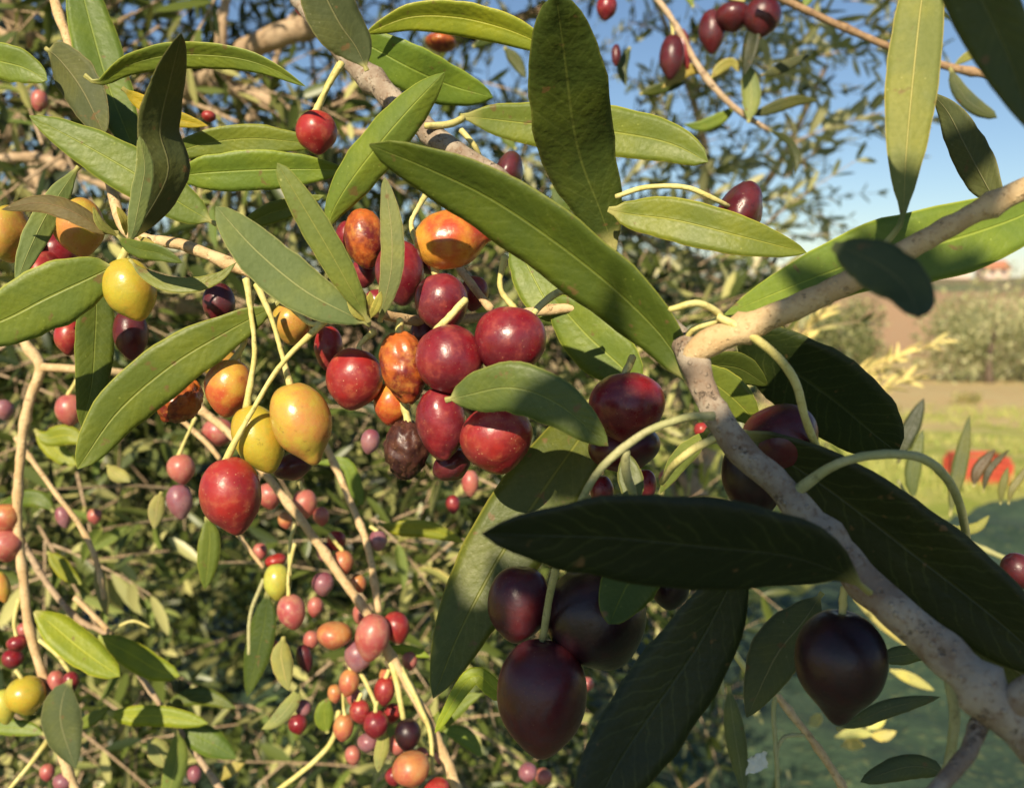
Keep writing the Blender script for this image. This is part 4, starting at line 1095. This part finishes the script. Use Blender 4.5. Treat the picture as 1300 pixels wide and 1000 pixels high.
small_olive(265, 148, 9, 7, .45, 'red', 'tiny red olive beside the yellow leaf', None)
small_olive(50, 128, 10, 14, .6, 'pink', 'pink olive behind the upper left leaves', None)
small_olive(904, 40, 17, 27, .62, 'maroon', 'red-brown olive at the left of the trio against the sky', None, 90, G4)
small_olive(930, 22, 22, 18, .61, 'maroon', 'middle olive of the trio against the sky', None, 90, G4)
small_olive(968, 22, 24, 25, .60, 'maroon', 'dark olive at the right of the trio against the sky', None, 90, G4)
small_olive(853, 72, 16, 28, .62, 'maroon', 'dark olive of the pair left of the sky trio', None, 90, G4)
small_olive(868, 62, 9, 26, .63, 'crimson', 'slimmer olive of the pair left of the sky trio', None, 90, G4)
small_olive(770, 10, 13, 16, .62, 'crimson', 'small red olive at the top edge right of the big upright leaf', None, 90, G4)
small_olive(782, 70, 6, 14, .64, 'maroon', 'thin dark olive beside the big upright leaf', None, 90, G4)
small_olive(381, 12, 6, 9, .6, 'crimson', 'tiny red olive at the top edge beside a dark hanging leaf', None, 90, G4)
small_olive(560, 55, 20, 10, .62, 'rust', 'rusty olive behind the two leaves at the top', None, 90, G4)

for a in ((463, 345, 16, 20, .335, 'crimson', 'dark crimson olive in the shade behind the two pale upright leaves'), (540, 425, 20, 22, .312, 'maroon', 'shaded maroon olive behind the middle of the cluster'),
          (604, 500, 26, 28, .305, 'maroon', 'maroon olive filling the gap at the heart of the cluster'), (602, 372, 18, 22, .32, 'crimson', 'crimson olive behind the tan side branch of the cluster'),
          (470, 560, 12, 16, .42, 'mauve', 'mauve olive in the gap left of the shrivelled one'), (545, 330, 22, 18, .325, 'maroon', 'maroon olive in shadow under the orange pointed one'),
          (440, 300, 14, 20, .34, 'crimson', 'crimson olive at the far left behind the rust mottled one'), (478, 385, 16, 18, .33, 'crimson', 'crimson olive behind the leaf bud at the shoot end')):
    small_olive(*a, g=G1)
for a in ((460, 780, 12, 15, .49, 'pink', 'rose olive peeping above the rose purple one'), (492, 860, 11, 13, .485, 'coral', 'coral olive tucked behind the dull red one'), (450, 885, 10, 12, .49, 'pink', 'dusty rose olive behind the bright red one'),
          (505, 945, 12, 13, .48, 'pink', 'dusty rose olive just above the large orange one at the bottom'), (412, 700, 10, 12, .5, 'mauve', 'mauve olive above the mauve one beside the slanting twig'), (400, 770, 10, 13, .51, 'pink', 'rosy olive right of the hooked stalk'),
          (535, 960, 10, 12, .485, 'pink', 'rosy olive right beside the large orange one at the bottom'), (120, 560, 9, 11, .6, 'mauve', 'tiny mauve olive beyond the hanging leaf at the left'), (455, 740, 10, 12, .5, 'coral', 'coral olive just above the twig junction'),
          (60, 980, 9, 11, .55, 'pink', 'tiny rosy olive left of the twig at the bottom corner'), (5, 520, 12, 13, .55, 'mauve', 'mauve olive at the left edge below the twig fork'), (120, 655, 9, 10, .6, 'pink', 'tiny rosy olive between the two left twigs'),
          (560, 960, 9, 10, .55, 'pink', 'tiny rosy olive right of the slanting twig at the bottom'), (690, 985, 11, 10, .6, 'pink', 'rosy olive low beneath the big egg-shaped one'), (30, 800, 9, 10, .52, 'pink', 'rosy olive close to the twig at the left edge')):
    small_olive(*a)
for a in ((395, 812, 10, 12, .52, 'pink', 'rosy olive in the shade left of the orange one at the twig junction'), (520, 838, 10, 12, .5, 'pink', 'rosy olive right of the slanting twig under the red one'),
          (498, 905, 11, 13, .49, 'red', 'red olive between the forked stalks near the bottom'), (425, 880, 9, 12, .5, 'coral', 'small coral olive at the left rim of the hanging bunch'),
          (408, 655, 10, 12, .5, 'pink', 'rosy olive just left of where the two tan twigs run close'), (362, 660, 9, 11, .52, 'coral', 'little coral olive right below the freckled red olive'),
          (448, 958, 10, 12, .49, 'pink', 'rosy olive lowest on the left of the hanging bunch'), (500, 985, 11, 12, .48, 'crimson', 'crimson olive at the bottom edge left of the large orange one'),
          (330, 700, 9, 11, .53, 'pink', 'tiny rosy olive left of the lime one'), (575, 640, 9, 12, .55, 'crimson', 'tiny crimson olive in the gap left of the big hanging leaf')):
    small_olive(*a)

# twigs against the sky and over the field
tw4 = thing('olive_twig', P(1000, 0, .56), 'thin brown twig crossing the blue sky behind the upright pale leaf', 'twig', 'thin twigs against the sky')
tube('stem', [(960, -20, .57, 9), (1000, 2, .57, 9), (1060, 30, .565, 9), (1130, 60, .56, 9), (1200, 84, .56, 10), (1280, 100, .555, 10), (1350, 118, .55, 11)], bark_mat('dark_brown_bark', (.24, .15, .08), (.34, .22, .12), (.12, .07, .05), .6), tw4, 8, 50, .1, 5)
far_leaf(tw4, [(1206, 86), (1216, 112), (1236, 134), (1266, 150)], 20, .55, (.06, .09, .06), side='U', prof=(.5, .4))
far_leaf(tw4, [(1210, 84), (1225, 74), (1240, 66), (1262, 60)], 12, .56, (.22, .24, .10))
far_leaf(tw4, [(1020, 12), (1030, -10), (1050, -40)], 16, .57, LG)
far_leaf(tw4, [(1150, 66), (1160, 44), (1180, 20)], 12, .57, LG)
tw5 = thing('olive_twig', P(950, 150, .62), 'small leafy twig bearing three dark olives against the sky', 'twig', 'thin twigs against the sky')
tube('stem', [(800, -40, .64, 9), (850, 20, .63, 8), (890, 90, .625, 8), (930, 135, .62, 8), (975, 165, .62, 6)], BARK_FAR, tw5, 8, 30, .1, 4)
tube('side_twig', [(880, -30, .62, 5), (915, -6, .62, 5), (945, 2, .62, 5)], STALK, tw5, 6, 12, .1)
tube('side_twig', [(850, 20, .63, 5), (853, 34, .63, 4), (855, 48, .625, 4)], STALK, tw5, 6, 10, .1)
far_leaf(tw5, [(950, 20), (956, 40), (952, 66), (944, 96)], 20, .60, (.035, .045, .02), roll=20)
far_leaf(tw5, [(950, 156), (954, 130), (952, 105), (946, 76)], 24, .61, (.20, .25, .11), side='U')
far_leaf(tw5, [(966, 96), (985, 90), (1005, 80), (1028, 70)], 14, .62, (.05, .06, .03), side='U')
far_leaf(tw5, [(950, 148), (980, 138), (1010, 128), (1040, 128)], 16, .62, (.08, .10, .04))
far_leaf(tw5, [(900, 95), (880, 88), (862, 96), (840, 112)], 16, .63, (.34, .32, .12))
far_leaf(tw5, [(902, 100), (915, 86), (930, 80), (938, 92)], 14, .63, (.36, .34, .12))
far_leaf(tw5, [(935, 135), (915, 150), (890, 160), (868, 158)], 16, .63, LG)
far_leaf(tw5, [(975, 165), (1000, 178), (1012, 200), (1010, 222)], 10, .63, (.05, .07, .03))
for (pts, w_, c_) in (([(640, 60), (655, 78), (668, 100)], 16, DK), ([(800, 60), (790, 85), (795, 110)], 14, DK), ([(812, 120), (840, 112), (870, 106)], 14, DK),
                      ([(600, 60), (620, 50), (645, 48)], 14, DK), ([(700, 235), (712, 260), (740, 262)], 14, MG), ([(880, 10), (872, -10), (860, -30)], 12, LG), ([(655, 190), (640, 170), (636, 150)], 14, MG)):
    far_leaf(tw5, pts, w_, .66, c_, nu=9)

tw6 = thing('olive_twig', P(1200, 720, .62), 'small upright shoots with narrow leaves in front of the meadow at right', 'twig', 'thin twigs over the field')
tube('stem', [(1330, 730, .62, 7), (1270, 706, .62, 7), (1215, 680, .62, 6), (1160, 640, .62, 5), (1140, 610, .62, 4)], STALK_DULL, tw6, 8, 30, .1, 4)
for (pts, w_, c_, sd_) in (([(1140, 588), (1148, 560), (1160, 535), (1173, 505)], 22, (.035, .05, .02), 'T'), ([(1160, 636), (1158, 610), (1162, 580), (1172, 545)], 20, (.10, .13, .05), 'T'),
                      ([(1206, 655), (1212, 620), (1222, 575), (1231, 526)], 18, (.10, .13, .05), 'T'), ([(1236, 618), (1240, 600), (1250, 585), (1264, 570)], 15, (.08, .06, .03), 'T'),
                      ([(1248, 625), (1254, 600), (1266, 585), (1282, 570)], 9, (.05, .05, .02), 'T'), ([(1280, 640), (1285, 620), (1296, 605), (1306, 588)], 10, (.16, .17, .05), 'T'),
                      ([(1270, 640), (1272, 622), (1275, 608), (1280, 592)], 10, (.12, .14, .05), 'T'), ([(1210, 668), (1225, 672), (1242, 668), (1256, 654)], 12, (.30, .30, .08), 'U')):
    far_leaf(tw6, pts, w_, .6, c_, side=sd_)
tw7 = thing('olive_twig', P(1074, 1010, .42), 'bare forked yellow fruit stalks hanging below the dark olive at lower right', 'twig', 'thin twigs over the net')
tube('stem', [(985, 880, .42, 8), (1000, 900, .42, 9), (1030, 938, .42, 9), (1062, 985, .42, 10), (1080, 1020, .42, 10)], BARK_TAN, tw7, 8, 26, .12, 3)
tube('side_twig', [(988, 876, .42, 7), (982, 900, .42, 6), (985, 950, .42, 6), (988, 1010, .42, 6)], STALK_DULL, tw7, 8, 20, .1)
tube('side_twig', [(1022, 932, .42, 5), (995, 936, .42, 5), (984, 960, .42, 4)], STALK_DULL, tw7, 8, 14, .1)
tube('side_twig', [(905, 780, .42, 7), (914, 800, .42, 8), (932, 828, .42, 8), (952, 856, .42, 9)], STALK, tw7, 8, 16, .1)
tube('side_twig', [(912, 798, .42, 6), (914, 840, .42, 6), (918, 880, .42, 5)], STALK_DULL, tw7, 8, 16, .1)
far_leaf(tw7, [(1062, 925), (1090, 915), (1130, 898), (1194, 884)], 22, .40, (.05, .065, .025), side='U')
far_leaf(tw7, [(1200, 985), (1180, 974), (1145, 974), (1092, 992)], 30, .38, (.04, .055, .02), side='U', prof=(.4, .5))
far_leaf(tw7, [(1115, 838), (1140, 832), (1165, 830), (1182, 838)], 24, .33, (.06, .085, .03), side='U')
far_leaf(tw7, [(925, 870), (930, 910), (936, 950), (946, 1010)], 26, .43, (.10, .13, .06), side='U')
far_leaf(tw7, [(915, 750), (905, 780), (925, 800), (945, 790)], 20, .43, DK)
for q in ([(1060, 935), (1085, 930), (1110, 932)], [(1100, 925), (1112, 918), (1125, 912)], [(1105, 932), (1120, 934), (1138, 928)], [(1068, 946), (1085, 944), (1098, 946)], [(1130, 850), (1150, 858), (1186, 876)], [(1085, 760), (1120, 790), (1160, 825)], [(1028, 920), (1035, 915), (1042, 905)]):
    far_leaf(tw7, q, 14, .75, (.52, .50, .20), nu=9)
# small white scrap caught on the twig
def scrap():
    V = []; F = []; n = 6; c = P(962, 969, .41); s = .41 / FPX
    for i in range(n + 1):
        for j in range(n + 1):
            x = (i / n - .5) * 30 * s * (1 - .3 * j / n + .2 * noise.noise(Vector((j * .9, 5, 1)))); z = (j / n - .5) * 24 * s * (1 + .3 * noise.noise(Vector((i * .7, 2, 8)))) + x * .25
            y = .0016 * noise.noise(Vector((i * .6, j * .5, 3))) + .002 * (i / n) ** 2
            V.append((x, y, z))
    m = len(V); V += [(a, b + .0003, c_) for a, b, c_ in V]
    for i in range(n):
        for j in range(n):
            a = i * (n + 1) + j; F.append((a, a + n + 1, a + n + 2, a + 1)); F.append((m + a, m + a + 1, m + a + n + 2, m + a + n + 1))
    me = bpy.data.meshes.new('paper_scrap'); me.from_pydata(V, [], F)
    tag(link('paper_scrap', me, c, None, (simple_mat('white_scrap', (.60, .62, .56), (.7, .7, .64), 300, .6),)), 'small white scrap caught on the thin stalks low at the right', 'scrap')
scrap()
tw8 = thing('olive_twig', P(1050, 560, 1.5), 'pale yellow sunlit spray of leaves in front of the dry field', 'twig', 'thin twigs over the field')
def pale_spray():
    r = random.Random(9)
    VF = lambda q, T, Nn, l, w_, b: put_leaf(tw8, q, T, Nn, l, w_, (.62, .55, .24), r)
    for (x, y, x2, y2, n) in ((1058, 515, 1172, 392, 8), (1060, 520, 1150, 470, 6), (1040, 520, 1120, 440, 6), (990, 460, 1034, 392, 5), (975, 450, 1010, 430, 3)):
        a = P(x, y, 1.5); b = P(x2, y2, 1.45)
        TV = []; TF_ = []
        sprig(r, a, b - a, (b - a).length, int(n * 1.6), .050, VF, (TV, TF_), .5)
        mesh_obj('shoot', TV, TF_, BARK_FAR, tw8, P(1050, 560, 1.5))
pale_spray()

# unseen leafy bough added towards the sun to shade the lower right
shade_bough = thing('olive_branch', P(900, 500, .30) + SUN * .68, 'unseen dense olive bough added overhead to shade the dark fruit', 'branch')
def overhead():
    r = random.Random(77)
    pts = []
    for (x, y, d, rad) in ((690, 700, .25, 40), (760, 740, .27, 60), (700, 905, .27, 34), (840, 690, .22, 60), (930, 690, .21, 60), (1020, 700, .22, 60), (830, 880, .25, 60), (900, 800, .25, 60),
                      (780, 980, .25, 60), (1000, 600, .25, 50), (1060, 520, .31, 44), (1100, 560, .32, 30), (1060, 640, .26, 60), (1150, 700, .26, 60), (1240, 770, .25, 60), (1060, 840, .25, 70),
                      (1000, 880, .28, 60), (1150, 800, .23, 60), (1240, 880, .21, 70), (1290, 830, .22, 60), (990, 540, .27, 34), (1100, 950, .3, 80), (960, 960, .35, 80), (1230, 180, .31, 26), (1250, 20, .175, 60), (1200, 60, .17, 30), (600, 800, .305, 50), (625, 770, .31, 30), (575, 860, .30, 20), (860, 830, .25, 70), (800, 920, .25, 50), (900, 740, .25, 50), (760, 1000, .25, 40), (1010, 610, .26, 40), (1100, 660, .26, 50), (1180, 740, .25, 60), (1000, 820, .28, 50), (660, 930, .28, 30),
                      (1120, 355, .16, 24), (795, 580, .3, 20), (870, 960, .4, 90), (1230, 960, .22, 60)):
        n = max(2, int((rad / 22) ** 2 * 1.1))
        for i in range(n):
            a = r.random() * 6.28; q = rad * math.sqrt(r.random())
            t = P(x + math.cos(a) * q, y + math.sin(a) * q, d)
            k = r.uniform(.62, .74)
            c = t + SUN * k
            T = (RT * r.uniform(-1, 1) + UP * r.uniform(-.8, .8) + rv(r) * .2).normalized()
            Nn = (SUN + rv(r) * .25).normalized(); Nn = (Nn - T * Nn.dot(T)).normalized()
            L = r.uniform(.045, .06)
            put_leaf(shade_bough, c - T * L * .5, T, Nn, L, L * .27, r=r)
            pts.append(c)
    for i in range(0, len(pts) - 3, 4):
        pass
    a = P(1500, 900, .25) + SUN * .68; b = P(1100, 760, .25) + SUN * .68; c = P(800, 720, .25) + SUN * .68; e = P(620, 740, .27) + SUN * .68
    cc = [Vector(q) for q in catmull([tuple(v) for v in (a, b, c, e)], 30)]
    tube_world('stem', cc, [.004 - .0001 * i for i in range(30)], BARK_TAN, shade_bough, 10, .1)
overhead()
